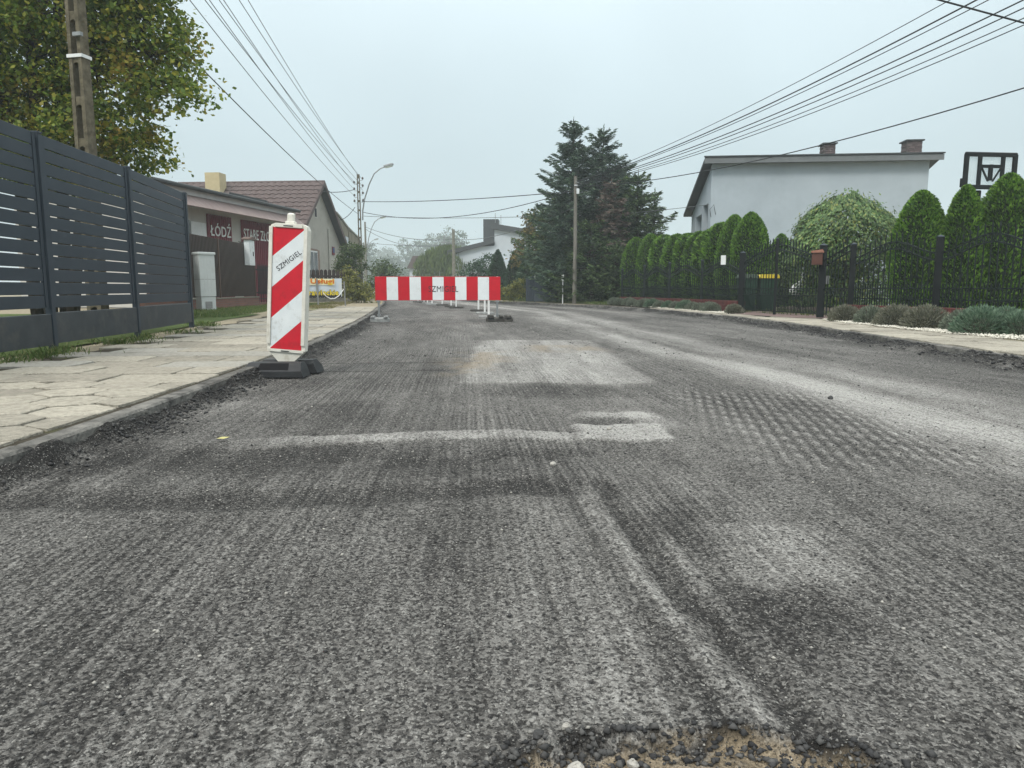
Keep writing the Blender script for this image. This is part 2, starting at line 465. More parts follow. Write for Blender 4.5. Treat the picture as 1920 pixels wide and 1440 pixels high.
def groundmat(name, soil, grass, lo):
    m, n, l, p = nt(name)
    tc = n.new('ShaderNodeTexCoord')
    a = n.new('ShaderNodeTexNoise'); a.inputs['Scale'].default_value = .55; a.inputs['Detail'].default_value = 9; a.inputs['Roughness'].default_value = .65
    l.new(tc.outputs['Object'], a.inputs['Vector'])
    b = n.new('ShaderNodeTexNoise'); b.inputs['Scale'].default_value = 14; b.inputs['Detail'].default_value = 6
    l.new(tc.outputs['Object'], b.inputs['Vector'])
    mr = n.new('ShaderNodeMapRange'); mr.inputs['From Min'].default_value = lo; mr.inputs['From Max'].default_value = lo + .12
    l.new(a.outputs['Fac'], mr.inputs['Value'])
    r1 = n.new('ShaderNodeValToRGB'); r1.color_ramp.elements[0].position = .3; r1.color_ramp.elements[1].position = .7
    r1.color_ramp.elements[0].color = c4([x * .62 for x in soil]); r1.color_ramp.elements[1].color = c4(soil)
    r2 = n.new('ShaderNodeValToRGB'); r2.color_ramp.elements[0].position = .3; r2.color_ramp.elements[1].position = .7
    r2.color_ramp.elements[0].color = c4([x * .55 for x in grass]); r2.color_ramp.elements[1].color = c4(grass)
    l.new(b.outputs['Fac'], r1.inputs[0]); l.new(b.outputs['Fac'], r2.inputs[0])
    mx = n.new('ShaderNodeMix'); mx.data_type = 'RGBA'
    l.new(mr.outputs[0], mx.inputs[0]); l.new(r1.outputs[0], mx.inputs[6]); l.new(r2.outputs[0], mx.inputs[7])
    l.new(mx.outputs[2], p.inputs['Base Color'])
    p.inputs['Roughness'].default_value = .97
    p.inputs['Specular IOR Level'].default_value = .1
    bp = n.new('ShaderNodeBump'); bp.inputs['Strength'].default_value = .9; bp.inputs['Distance'].default_value = .03
    l.new(b.outputs['Fac'], bp.inputs['Height']); l.new(bp.outputs[0], p.inputs['Normal'])
    return m
M['verge_l'] = groundmat('verge_soil_left', (.33, .285, .205), (.1, .135, .04), .56)
M['verge_r'] = groundmat('verge_soil_right', (.3, .26, .185), (.085, .13, .035), .5)
lot_sheet('verge_left', M['verge_l'], lambda y: kl(y) - .10, 0, -1, .082)
lot_sheet('verge_right', M['verge_r'], lambda y: kr(y) + .10, 0, 1, .082)

# ------------------------------------------------------------------ milled road surface
def road_fields(x, y):
    """height, (dust, dark, sand, groove) of the milled surface at world x, y"""
    L, Rr = kl(y), kr(y)
    dl, dr = x - L, Rr - x
    wx = x + .09 * (fbm(x * 2.1, y * 1.6, 3) - .5) * 2 + .03 * (vnoise(x * 9, y * 9, 4) - .5)
    wy = y + .16 * (fbm(x * 1.7, y * 1.2, 9) - .5) * 2 + .05 * (vnoise(x * 8, y * 8, 5) - .5)
    yy = y - .02 * x
    # along-road coordinate: cross position follows the kerb
    s = (x - (L - kl(5.)))
    big = fbm(s * .9, y * .22, 21, 4)
    med = fbm(s * 3.2, y * .9, 31, 4)
    streak = fbm(s * 9, y * .35, 41, 3)
    dust = .33 + .50 * (big - .5) + .34 * (med - .5) + .20 * (streak - .5)
    dark = np.zeros_like(x)
    sand = np.zeros_like(x)
    h = .012 * (fbm(x * 1.1, y * .8, 51, 3) - .5)
    def boxm(x0, x1, y0, y1, e=.12, ex=None):
        ex = e if ex is None else ex
        return ss(x0 - ex, x0 + ex, wx) * (1 - ss(x1 - ex, x1 + ex, wx)) * ss(y0 - e, y0 + e, wy) * (1 - ss(y1 - e, y1 + e, wy))
    # light strip across the lane, with a dark hollow just before it
    cy = np.interp(x, [-1.6, -.98, -.45, 0, .25], [3.40, 3.55, 3.69, 3.73, 3.68])
    st = ss(.15, .07, np.abs(wy * .35 + y * .65 - cy)) * ss(-1.75, -1.0, x) * ss(.42, .22, x)
    dust += .55 * st * (.55 + .6 * vnoise(x * 5, y * 5, 8))
    dark += .40 * boxm(-1.9, .75, 2.95, 3.42, .16) * ss(.25, .6, fbm(x * 3, y * 3, 77))
    h += .010 * st - .012 * boxm(-1.9, .8, 3.0, 3.4, .2)
    # pale block right of it
    bl = boxm(.34, .84, 3.58, 4.02, .035) + .6 * boxm(.42, .86, 4.22, 4.46, .07) + .5 * boxm(.72, .90, 3.95, 4.4, .05)
    dust += .55 * np.clip(bl, 0, 1)
    dark += .25 * boxm(.40, .72, 4.04, 4.24, .06)
    h += .012 * np.clip(bl, 0, 1)
    # dark transverse band
    bd = ss(.17, .04, np.abs(wy - (2.66 + .05 * x + .03 * np.sin(x * 3)))) * ss(.55, .1, x)
    dark += .42 * bd * (.6 + .7 * vnoise(x * 3, y * 6, 12))
    h -= .012 * bd
    # dark scraped area between the block and the strip, beyond
    dark += .30 * boxm(-.2, 1.1, 5.05, 5.62, .15)
    dark += .22 * boxm(-2.0, -.6, 3.9, 6.2, .35) * ss(.35, .65, fbm(x * 2, y * 1.2, 63))
    # big pale patch
    pt = boxm(-.45 , 1.15, 5.75, 10.6, .05, .09)
    dust += pt * (.30 + .35 * (fbm(x * 2.4, y * .9, 71) - .35) + .25 * (vnoise(x * 11, y * .8, 72) - .5))
    sand += .7 * boxm(-.62, -.1, 6.3, 8.6, .3) * ss(.40, .62, fbm(x * 3.2, y * 2.4, 73)) + .6 * boxm(.2, 1.1, 8.6, 9.6, .2) * ss(.35, .6, fbm(x * 3, y * 2, 74))
    h += .008 * pt
    for cyy in (6.72, 7.45):
        dark += .35 * ss(.05, .012, np.abs(wy * .25 + y * .75 - cyy - .08 * (x + .5))) * ss(-.3, -.6, x)
    # dusty wheel track on the right lane
    tx = np.interp(y, [1, 3, 3.7, 4.56, 5.3, 6.9, 8.7, 12, 16, 24, 40, 60], [2.3, 2.24, 2.21, 2.19, 2.13, 2.01, 1.6, 1.35, 1.1, .6, -3.5, -9])
    tk = np.exp(-((s * 0 + wx - tx - .24) / .34) ** 2)
    dust += .52 * tk * (.5 + .7 * fbm(x * 3, y * .35, 81)) * ss(1.6, 3.2, y)
    dust += .15 * ss(1.9, 2.6, x - .3 * np.maximum(0, 4 - y)) * ss(4.4, 3.6, x) * ss(2.6, 4, y) * ss(17, 9, y) * (.4 + 1.1 * fbm(x * 1.2, y * .3, 85))
    tk2 = np.exp(-((wx - tx - 1.0) / .32) ** 2)
    dust += .34 * tk2 * (.4 + .9 * fbm(x * 2.2, y * .3, 82))
    dark += .22 * np.exp(-((wx - tx - 1.9) / .4) ** 2) + .16 * np.exp(-((wx - tx - .58) / .10) ** 2)
    dark += .32 * np.exp(-((wx - tx + .55) / .42) ** 2) * ss(2.4, 3.6, y) * ss(6.8, 5.4, y)
    # cross ribs left by the milling drum
    rb = boxm(1.15, 2.15, 3.0, 5.3, .25, .2)
    rib = (.5 + .5 * np.sin((x - .22 * y) * 2 * math.pi / .066 + 1.6 * fbm(x * 3, y * 3, 91))) * (.3 + .7 * (.5 + .5 * np.sin((y + .9 * x) * 2 * math.pi / .23 + 2 * fbm(x * 2, y * 2, 92))))
    dust += rb * (rib - .30) * .55
    h += rb * rib * .007
    # rut: pale ridge with a dark groove on its right side, near lane
    rx = np.interp(y, [.8, 1.2, 1.5, 1.8, 2.3, 2.6, 3.0], [.50, .44, .39, .34, .30, .285, .27]) + .02 * (fbm(y * 4, y * 0, 133, 3) - .5)
    rag = .02 * (vnoise(x * 30, y * 22, 134) - .5)
    rd = np.exp(-((x - rx + rag) / .026) ** 2) * ss(2.85, 2.5, y)
    rg = np.exp(-((x - rx - .075 + rag * 1.5) / .030) ** 2) * ss(3.1, 2.6, y)
    rd2 = np.exp(-((x - rx - .155) / .026) ** 2) * ss(2.7, 2.3, y) * vnoise(x * 2, y * 3, 14)
    dust += .38 * rd * (.5 + .7 * vnoise(x * 20, y * 12, 15)) + .25 * rd2
    dark += .38 * rg + .14 * np.exp(-((x - rx + .06) / .03) ** 2) * ss(2.6, 2.2, y)
    h += .006 * rd - .009 * rg + .004 * rd2
    # dark and light patches right of the rut
    dark += .34 * ss(.24, .05, np.hypot((wx - .60), (wy - 2.3) * .6)) + .36 * ss(.20, .04, np.hypot((wx - .66), (wy - 1.66) * .9))
    dust += .22 * boxm(.60, .95, 1.82, 2.28, .06) + .14 * boxm(.72, 1.2, 1.2, 1.55, .12)
    # pale lane just left of the rut
    dust += .16 * np.exp(-((x - rx + .22) / .18) ** 2) * ss(2.75, 2.45, y)
    # long milling grooves
    gr = np.sin(s * 2 * math.pi / .075 + 3 * fbm(s * 2, y * .5, 95)) * ss(.42, .58, fbm(s * 1.3, y * .5, 96))
    near = ss(9, 3, y)
    h += .0012 * gr * near
    dust += .045 * gr * near
    # dirt and scraped asphalt along both kerbs
    eL = np.exp(-(dl / .30) ** 2); eR = np.exp(-(dr / .42) ** 2)
    nL = fbm(x * 5, y * 2.2, 101); nR = fbm(x * 4, y * 1.6, 102)
    dark += .55 * eL * ss(.25, .55, nL) + .5 * np.exp(-(dl / .06) ** 2) + .85 * eR * ss(.25, .55, nR)
    h += np.exp(-(dl / .055) ** 2) * (.045 + .055 * ss(.34, .62, fbm(x * 3, y * 2.1, 103)))
    h += np.exp(-(dr / .20) ** 2) * (.02 + .075 * ss(.35, .65, fbm(x * 1.8, y * 1.1, 104)))
    h += .018 * eR * (nR - .4)
    # general roughness of the milled face
    grit = vnoise(x * 75, y * 75, 111) - .5
    h += (.0035 * grit + .0035 * (vnoise(x * 38, y * 34, 112) - .5) + .004 * (vnoise(x * 13, y * 11, 113) - .5))
    # broken hole at the bottom edge, sandy base, raised ragged lip
    hx = x - .30; hy = y - 1.035
    hr = np.hypot(hx / .30, hy / .125) + .5 * (fbm(x * 9, y * 9, 121) - .5)
    hole = ss(1.05, .86, hr)
    lip = np.exp(-((hr - 1.02) / .13) ** 2)
    sand += hole * ss(.30, .52, fbm(x * 14, y * 14, 122) + .12 * ss(.1, .35, x)) * 1.15
    dark += 1.0 * lip * ss(.3, .55, vnoise(x * 16, y * 16, 123) + .12) + hole * .25
    h += -.024 * hole + .012 * lip * (vnoise(x * 45, y * 45, 124))
    # crack leaving the hole to the right
    cx = np.interp(y, [.95, 1.0, 1.06, 1.12, 1.17, 1.2], [.70, .64, .575, .52, .45, .36]) + .012 * (vnoise(y * 60, y * 0, 126) - .5) * 2
    ck = np.exp(-((x - cx) / .009) ** 2) * ss(1.20, 1.16, y)
    dark += 1.3 * ck; h -= .014 * ck
    dust = np.clip(dust, 0, 1.2); dark = np.clip(dark, 0, 1.3)
    return h, dust, dark, np.clip(sand, 0, 1)

def road_grid(y0, y1, dx, dy):
    ys = np.arange(y0, y1 + dy * .5, dy)
    wmax = 7.6
    nu = int(wmax / dx)
    u = np.linspace(0, 1, nu)
    Y = np.repeat(ys[:, None], nu, 1)
    X = kl(Y) + u[None, :] * (kr(Y) - kl(Y))
    h, du, da, sa = road_fields(X, Y)
    V = np.stack([X, Y, h], -1).reshape(-1, 3)
    A = np.stack([du, da, sa, np.ones_like(du)], -1).reshape(-1, 4)
    i = np.arange((len(ys) - 1) * nu).reshape(len(ys) - 1, nu)[:, :-1].ravel()
    F = np.stack([i, i + 1, i + nu + 1, i + nu], -1)
    return V, A, F

segs = [(-6, .72, .2, .24), (.72, 6.2, .0125, .0115), (6.2, 16.6, .026, .026), (16.6, 60, .1, .12), (60, 110, .4, .5)]
Vs, As, Fs, b = [], [], [], 0
for a in segs:
    V, A, F = road_grid(*a)
    Vs.append(V); As.append(A); Fs.append(F + b); b += len(V)

def roadmat():
    m, n, l, p = nt('milled_asphalt')
    def math_(op, a, b_=None, c=None):
        q = n.new('ShaderNodeMath'); q.operation = op
        for i, v in enumerate((a, b_, c)):
            if v is None: continue
            if isinstance(v, (int, float)): q.inputs[i].default_value = v
            else: l.new(v, q.inputs[i])
        return q.outputs[0]
    at = n.new('ShaderNodeAttribute'); at.attribute_name = 'tone'
    sp = n.new('ShaderNodeSeparateColor'); l.new(at.outputs['Color'], sp.inputs[0])
    tc = n.new('ShaderNodeTexCoord')
    P = tc.outputs['Object']
    def noise(scale, detail=4, rough=.6, stretch=None):
        q = n.new('ShaderNodeTexNoise'); q.inputs['Scale'].default_value = scale; q.inputs['Detail'].default_value = detail; q.inputs['Roughness'].default_value = rough
        if stretch:
            mp = n.new('ShaderNodeMapping'); mp.inputs['Scale'].default_value = stretch
            l.new(P, mp.inputs[0]); l.new(mp.outputs[0], q.inputs['Vector'])
        else: l.new(P, q.inputs['Vector'])
        return q.outputs['Fac']
    vo = n.new('ShaderNodeTexVoronoi'); vo.inputs['Scale'].default_value = 135; l.new(P, vo.inputs['Vector'])
    vo2 = n.new('ShaderNodeTexVoronoi'); vo2.inputs['Scale'].default_value = 62; l.new(P, vo2.inputs['Vector'])
    vs = n.new('ShaderNodeSeparateColor'); l.new(vo.outputs['Color'], vs.inputs[0])
    vs2 = n.new('ShaderNodeSeparateColor'); l.new(vo2.outputs['Color'], vs2.inputs[0])
    n1 = noise(26, 6, .7)
    n2 = noise(185, 3, .65)
    n3 = noise(7, 5, .65, (1, .35, 1))
    n4 = noise(62, 3, .6, (1, .6, 1))
    # tone = dust - dark + grain
    t = math_('MULTIPLY_ADD', sp.outputs[0], .85, .085)
    t = math_('MULTIPLY_ADD', sp.outputs[1], -.55, t)
    t = math_('ADD', t, math_('MULTIPLY', math_('SUBTRACT', n1, .5), .30))
    t = math_('ADD', t, math_('MULTIPLY', math_('SUBTRACT', n3, .5), .42))
    t = math_('ADD', t, math_('MULTIPLY', math_('SUBTRACT', n4, .5), .30))
    t = math_('ADD', t, math_('MULTIPLY', math_('SUBTRACT', n2, .5), .75))
    t = math_('ADD', t, math_('MULTIPLY', math_('SUBTRACT', vs.outputs[0], .5), .46))
    cr = n.new('ShaderNodeValToRGB')
    els = [(0.0, (.028, .0265, .025)), (.22, (.086, .082, .0765)), (.42, (.168, .161, .150)), (.68, (.30, .290, .272)), (1.0, (.51, .497, .468))]
    cr.color_ramp.elements[0].position, cr.color_ramp.elements[0].color = els[0][0], c4(els[0][1])
    cr.color_ramp.elements[1].position, cr.color_ramp.elements[1].color = els[-1][0], c4(els[-1][1])
    for pos, c in els[1:-1]:
        e = cr.color_ramp.elements.new(pos); e.color = c4(c)
    l.new(t, cr.inputs[0])
    # exposed aggregate: a few pale chips
    chip = math_('MULTIPLY', math_('GREATER_THAN', vs.outputs[1], .965), math_('LESS_THAN', vo.outputs['Distance'], .35))
    mx = n.new('ShaderNodeMix'); mx.data_type = 'RGBA'; mx.inputs[7].default_value = (.42, .41, .38, 1)
    l.new(math_('MULTIPLY', chip, .8), mx.inputs[0]); l.new(cr.outputs[0], mx.inputs[6])
    # pits: black binder, plus their self-shadow put into the colour
    pit = math_('MULTIPLY', math_('GREATER_THAN', vs2.outputs[1], .86), math_('LESS_THAN', vo2.outputs['Distance'], .36))
    mp_ = n.new('ShaderNodeMix'); mp_.data_type = 'RGBA'; mp_.inputs[7].default_value = (.03, .029, .03, 1)
    l.new(math_('MULTIPLY', pit, .7), mp_.inputs[0]); l.new(mx.outputs[2], mp_.inputs[6])
    # sparse dark crumbs, cavities with shade put into the colour, sparse pale grains
    def specks(scale, lo, hi, off):
        q = n.new('ShaderNodeTexNoise'); q.inputs['Scale'].default_value = scale; q.inputs['Detail'].default_value = 2; q.inputs['Roughness'].default_value = .55
        mpp = n.new('ShaderNodeMapping'); mpp.inputs['Location'].default_value = (off, off * .7, 0); mpp.inputs['Scale'].default_value = (1, .8, 1)
        l.new(P, mpp.inputs[0]); l.new(mpp.outputs[0], q.inputs['Vector'])
        r_ = n.new('ShaderNodeMapRange'); r_.inputs['From Min'].default_value = lo; r_.inputs['From Max'].default_value = hi
        l.new(q.outputs['Fac'], r_.inputs['Value'])
        return r_.outputs[0]
    sd1, sd2, sp1 = specks(115, .60, .66, 3), specks(60, .645, .69, 11), specks(130, .635, .69, 23)
    md = n.new('ShaderNodeMix'); md.data_type = 'RGBA'; md.inputs[7].default_value = (.026, .025, .024, 1)
    l.new(math_('MULTIPLY', math_('MAXIMUM', sd1, sd2), .8), md.inputs[0]); l.new(mp_.outputs[2], md.inputs[6])
    ml = n.new('ShaderNodeMix'); ml.data_type = 'RGBA'; ml.inputs[7].default_value = (.40, .388, .36, 1)
    l.new(math_('MULTIPLY', sp1, .7), ml.inputs[0]); l.new(md.outputs[2], ml.inputs[6])
    mp_ = ml
    # sand
    sr = n.new('ShaderNodeValToRGB'); sr.color_ramp.elements[0].position = .3; sr.color_ramp.elements[1].position = .7
    sr.color_ramp.elements[0].color = (.10, .08, .055, 1); sr.color_ramp.elements[1].color = (.50, .40, .27, 1)
    l.new(math_('ADD', math_('MULTIPLY', n1, .5), math_('MULTIPLY', n2, .5)), sr.inputs[0])
    m2 = n.new('ShaderNodeMix'); m2.data_type = 'RGBA'
    l.new(math_('MULTIPLY', sp.outputs[2], .85), m2.inputs[0]); l.new(mp_.outputs[2], m2.inputs[6]); l.new(sr.outputs[0], m2.inputs[7])
    l.new(m2.outputs[2], p.inputs['Base Color'])
    p.inputs['Roughness'].default_value = .9
    p.inputs['Specular IOR Level'].default_value = .22
    # fine lengthwise grooves cut by the milling teeth
    sx = n.new('ShaderNodeSeparateXYZ'); l.new(P, sx.inputs[0])
    uu = math_('MULTIPLY_ADD', sx.outputs[1], .07, sx.outputs[0])
    nd = noise(1.7, 3, .5)
    wv = math_('SINE', math_('MULTIPLY_ADD', nd, 9.0, math_('MULTIPLY', uu, 2 * math.pi / .027)))
    wv2 = math_('SINE', math_('MULTIPLY_ADD', nd, 5.0, math_('MULTIPLY', uu, 2 * math.pi / .062)))
    gm = n.new('ShaderNodeMapRange'); gm.inputs['From Min'].default_value = .40; gm.inputs['From Max'].default_value = .58
    l.new(noise(.9, 3, .55, (1, .5, 1)), gm.inputs['Value'])
    wv = math_('MULTIPLY', math_('ADD', wv, math_('MULTIPLY', wv2, .7)), gm.outputs[0])
    t = math_('MULTIPLY_ADD', wv, .085, t)
    l.new(t, cr.inputs[0])
    hgt = math_('ADD', math_('ADD', math_('MULTIPLY', n2, .6), math_('MULTIPLY', n4, .9)), math_('MULTIPLY', n1, .9))
    hgt = math_('SUBTRACT', hgt, math_('MULTIPLY', vo.outputs['Distance'], .45))
    hgt = math_('SUBTRACT', hgt, math_('MULTIPLY', pit, .5))
    hgt = math_('MULTIPLY_ADD', wv, .16, hgt)
    hgt = math_('MULTIPLY_ADD', math_('MAXIMUM', sd1, sd2), -.5, hgt)
    bp = n.new('ShaderNodeBump'); bp.inputs['Strength'].default_value = 1.0; bp.inputs['Distance'].default_value = .014
    l.new(hgt, bp.inputs['Height']); l.new(bp.outputs[0], p.inputs['Normal'])
    return m
M['road'] = roadmat()
road_me = np_mesh('road', np.concatenate(Vs), np.concatenate(Fs), M['road'], np.concatenate(As), smooth=True)
road = tag(part('road', road_me, None), kind='structure')

# loose grit lying on the milled face: uncountable
def stones_mesh(name, px, py, pz, size, m):
    k = len(px)
    base = np.array([(1, 0, 0), (0, 1, 0), (-1, 0, 0), (0, -1, 0), (0, 0, 1), (0, 0, -1)], dtype=float)
    tri = np.array([(0, 1, 4), (1, 2, 4), (2, 3, 4), (3, 0, 4), (1, 0, 5), (2, 1, 5), (3, 2, 5), (0, 3, 5)])
    V = base[None] * rng.uniform(.55, 1.2, (k, 6, 1)) + rng.normal(0, .16, (k, 6, 3))
    an = rng.uniform(0, 6.28, k); c, s = np.cos(an), np.sin(an)
    x = V[..., 0] * c[:, None] - V[..., 1] * s[:, None]
    y = V[..., 0] * s[:, None] + V[..., 1] * c[:, None]
    V = np.stack([x, y, V[..., 2] * .7], -1) * size[:, None, None] * .5
    V += np.stack([px, py, pz + size * .18], -1)[:, None, :]
    F = (tri[None] + (np.arange(k) * 6)[:, None, None]).reshape(-1, 3)
    return np_mesh(name, V.reshape(-1, 3), F, m)

M['grit'] = leafmat('loose_grit', [(.03, .03, .031), (.05, .05, .05), (.085, .083, .08), (.13, .128, .12), (.19, .185, .175), (.42, .4, .36)], .9, 0, 3, .2)
def scatter(k, y0, y1, xlim=None):
    # density even over the area, denser in dark scraped zones
    y = rng.uniform(y0, y1, k * 2); x = kl(y) + rng.uniform(.02, .98, k * 2) * (kr(y) - kl(y))
    if xlim is not None:
        keep = np.abs(x) < y * .80 + .2
        x, y = x[keep], y[keep]
    h, du, da, sa = road_fields(x, y)
    keep = rng.uniform(0, 1, len(x)) < np.clip(.30 + .9 * da - .25 * du, .05, 1)
    x, y, h = x[keep][:k], y[keep][:k], h[keep][:k]
    return x, y, h
xs, ys, hs = scatter(26000, .9, 3.4, 1)
szs = .003 + .010 * rng.uniform(0, 1, len(xs)) ** 3
x2, y2, h2 = scatter(14000, 3.2, 9, 1)
sz2 = .005 + .012 * rng.uniform(0, 1, len(x2)) ** 2.5
x3, y3, h3 = scatter(2500, 8, 20)
sz3 = .012 + .022 * rng.uniform(0, 1, len(x3)) ** 2.5
tag(part('loose_grit', stones_mesh('loose_grit', np.r_[xs, x2, x3], np.r_[ys, y2, y3], np.r_[hs, h2, h3], np.r_[szs, sz2, sz3], M['grit']), None),
    'loose dark grit strewn over the milled road', 'grit', kind='stuff')

# asphalt rubble: ragged lip of the hole, and the scraped crumbs along both kerbs
M['rubble'] = leafmat('asphalt_rubble', [(.022, .022, .023), (.04, .04, .041), (.06, .059, .058), (.10, .098, .094)], .85, 0, 4, .2)
k = 1250
an = rng.uniform(-.2, math.pi * 1.05, k); rr = np.where(rng.uniform(0, 1, k) < .72, 1 + rng.normal(0, .12, k), np.sqrt(rng.uniform(0, .9, k)))
hx_, hy_ = .30 + .30 * rr * np.cos(an), 1.03 + .125 * rr * np.sin(an)
hh = road_fields(hx_, hy_)[0]
tag(part('hole_rubble', stones_mesh('hole_rubble', hx_, hy_, hh, .004 + .017 * rng.uniform(0, 1, k) ** 2.6, M['rubble']), None),
    'black asphalt crumbs along the lip of the sandy hole', 'rubble', kind='stuff')
k = 5200
yk = rng.uniform(2.4, 15, k); dk = np.abs(rng.normal(0, .09, k)) + .01
keep = rng.uniform(0, 1, k) < ss(.30, .6, fbm(yk * 1.1, yk * 0, 201)) + .15
yk, dk = yk[keep], dk[keep]; xk = kl(yk) + dk
tag(part('kerb_rubble', stones_mesh('kerb_rubble', xk, yk, road_fields(xk, yk)[0], .007 + .028 * rng.uniform(0, 1, len(xk)) ** 3, M['rubble']), None),
    'black asphalt crumbs lying along the left kerb', 'rubble', kind='stuff')
k = 6000
yk = rng.uniform(6, 24, k); dk = np.abs(rng.normal(0, .12, k)) + .01
keep = rng.uniform(0, 1, k) < ss(.30, .6, fbm(yk * .7, yk * 0, 202)) + .2
yk, dk = yk[keep], dk[keep]; xk = kr(yk) - dk
tag(part('kerb_rubble', stones_mesh('kerb_rubble', xk, yk, road_fields(xk, yk)[0], .010 + .045 * rng.uniform(0, 1, len(xk)) ** 4, M['rubble']), None),
    'black asphalt crumbs heaped along the right kerb', 'rubble', kind='stuff')

# single stones one can pick out, and a fallen leaf
M['pebble'] = pmat('pale_pebble', (.42, .4, .36), (.3, .285, .26), 60, .85, .4, 120)
def pebble(x, y, s, label, m, seed, group=None):
    r_ = np.random.default_rng(seed)
    mb = MB(); n_, rows = 9, 6
    vs, fs = [], []
    for i in range(rows + 1):
        ph = math.pi * i / rows
        for j in range(n_):
            th = 2 * math.pi * j / n_
            q = r_.uniform(.82, 1.12)
            vs.append((s * .5 * q * math.sin(ph) * math.cos(th), s * .42 * q * math.sin(ph) * math.sin(th), s * .34 * q * math.cos(ph)))
    for i in range(rows):
        for j in range(n_):
            j2 = (j + 1) % n_
            fs.append((i * n_ + j, (i + 1) * n_ + j, (i + 1) * n_ + j2, i * n_ + j2))
    mb.add(vs, fs)
    z = float(road_fields(np.array([x]), np.array([y]))[0][0])
    o = part('stone', mb, m, None, (x, y, z + s * .2), (0, 0, r_.uniform(0, 6)))
    tag(o, label, 'stone', group)
pebble(.18, 3.08, .034, 'grey stone lying alone on the road beyond the rut', M['pebble'], 1)
pebble(.52, 3.78, .03, 'small pale stone beside the pale block on the road', M['pebble'], 2)
pebble(.105, 1.085, .034, 'largest pale stone in the sandy hole', M['pebble'], 3)
pebble(.20, 1.10, .022, 'smaller grey stone in the middle of the sandy hole', M['pebble'], 4)
pebble(.045, 1.135, .024, 'black asphalt lump at the left end of the hole', M['rubble'], 5)
pebble(.095, 1.17, .018, 'pale flat chip just beyond the left end of the hole', M['pebble'], 6)
pebble(2.2, 4.92, .045, 'dark asphalt lump on the white dusty wheel track', M['rubble'], 7)
lf = MB(); lf.add([(-.03, 0, .004), (0, -.018, .009), (.035, 0, .012), (0, .018, .006)], [(0, 1, 2), (0, 2, 3)])
tag(part('fallen_leaf', lf, pmat('yellow_leaf', (.5, .47, .2), (.42, .38, .14), 30, .6, 0), None, (-1.45, 3.54, .012), (.2, .1, .6)), 'pale yellow fallen leaf on the road near the left kerb', 'leaf')

# ------------------------------------------------------------------ kerbs: one-metre stones
def kerb_line(name, f, side, y0, y1):
    root = thing(name, None, None)
    root['kind'] = 'structure'
    mb = MB(); mb.bbox((0, 0, 0), (.105, .992, .30), .012)
    me = mb.mesh('kerb_stone'); me.materials.append(M['kerb'])
    y = y0
    i = 0
    while y < y1:
        x0, x1 = float(f(y)), float(f(y + 1))
        part('kerb_stone', me, None, root, ((x0 + x1) / 2 + side * .055, y + .5, -.047 + random.uniform(-.006, .004)), (random.uniform(-.004, .004), 0, -math.atan2(x1 - x0, 1)), (1, math.hypot(1, x1 - x0), 1))
        y += 1; i += 1
    return root
kerb_line('kerb_left', kl, -1, 0, 60)
kerb_line('kerb_right', kr, 1, 2, 60)

# ------------------------------------------------------------------ pavements
def slab_mesh(name, lx, ly, t=.05, seed=0):
    r_ = random.Random(seed)
    mb = MB()
    b = .005
    def jit(): return r_.uniform(-.012, .012)
    c = [(-lx / 2 + jit(), -ly / 2 + jit()), (lx / 2 + jit(), -ly / 2 + jit()), (lx / 2 + jit(), ly / 2 + jit()), (-lx / 2 + jit(), ly / 2 + jit())]
    pts = []
    for i in range(4):          # worn corners and slightly wavy edges
        a, d = Vector(c[i]), Vector(c[(i + 1) % 4])
        for f_ in (.06, .37, .68, .94):
            nrm = Vector((d.y - a.y, a.x - d.x)).normalized()
            pts.append(a.lerp(d, f_) + nrm * r_.uniform(-.007, .005))
    n_ = len(pts)
    vs = [(p.x, p.y, -t) for p in pts] + [(p.x, p.y, -b) for p in pts] + [(p.x * (1 - 2 * b / lx), p.y * (1 - 2 * b / ly), 0) for p in pts]
    fs = [tuple(range(2 * n_, 3 * n_))]
    for r0 in (0, n_):
        for i in range(n_):
            j = (i + 1) % n_
            fs.append((r0 + i, r0 + j, r0 + n_ + j, r0 + n_ + i))
    mb.add(vs, fs)
    return mb.mesh(name)
def hex_mesh(name, r0, t=.05, seed=0):
    r_ = random.Random(seed)
    mb = MB(); b = .004
    pts = []
    for i in range(6):
        a, d = [Vector((r0 * math.cos(math.pi / 3 * q + math.pi / 6), r0 * math.sin(math.pi / 3 * q + math.pi / 6))) for q in (i, i + 1)]
        for f_ in (.06, .5, .94):
            pts.append(a.lerp(d, f_) * (1 + r_.uniform(-.035, .012)))
    n_ = len(pts)
    vs = [(p.x, p.y, -t) for p in pts] + [(p.x, p.y, -b) for p in pts] + [(p.x * (1 - b / r0), p.y * (1 - b / r0), 0) for p in pts]
    fs = [tuple(range(2 * n_, 3 * n_))]
    for q in (0, n_):
        for i in range(n_):
            j = (i + 1) % n_
            fs.append((q + i, q + j, q + n_ + j, q + n_ + i))
    mb.add(vs, fs)
    return mb.mesh(name)

FENCE_L = [(-4.62, 3.4), (-4.74, 5.55), (-4.93, 7.73), (-5.13, 9.88), (-5.55, 12.5)]
def fence_x(y): return np.interp(y, [p[1] for p in FENCE_L] + [16, 20], [p[0] for p in FENCE_L] + [-6.1, -6.6])

# bedding under the left pavement
ys = np.arange(-2, 27, .25)
V = []
for y in ys:
    a, c_ = float(fence_x(y)) + .35, float(kl(y)) - .1
    V += [(a + .08 * math.sin(y * 5), y, .090), (c_, y, .094)]
F = [(2 * i, 2 * i + 1, 2 * i + 3, 2 * i + 2) for i in range(len(ys) - 1)]
pav_l = tag(part('pavement_left', np_mesh('pavement_left', V, F, M['joint']), None), kind='structure')

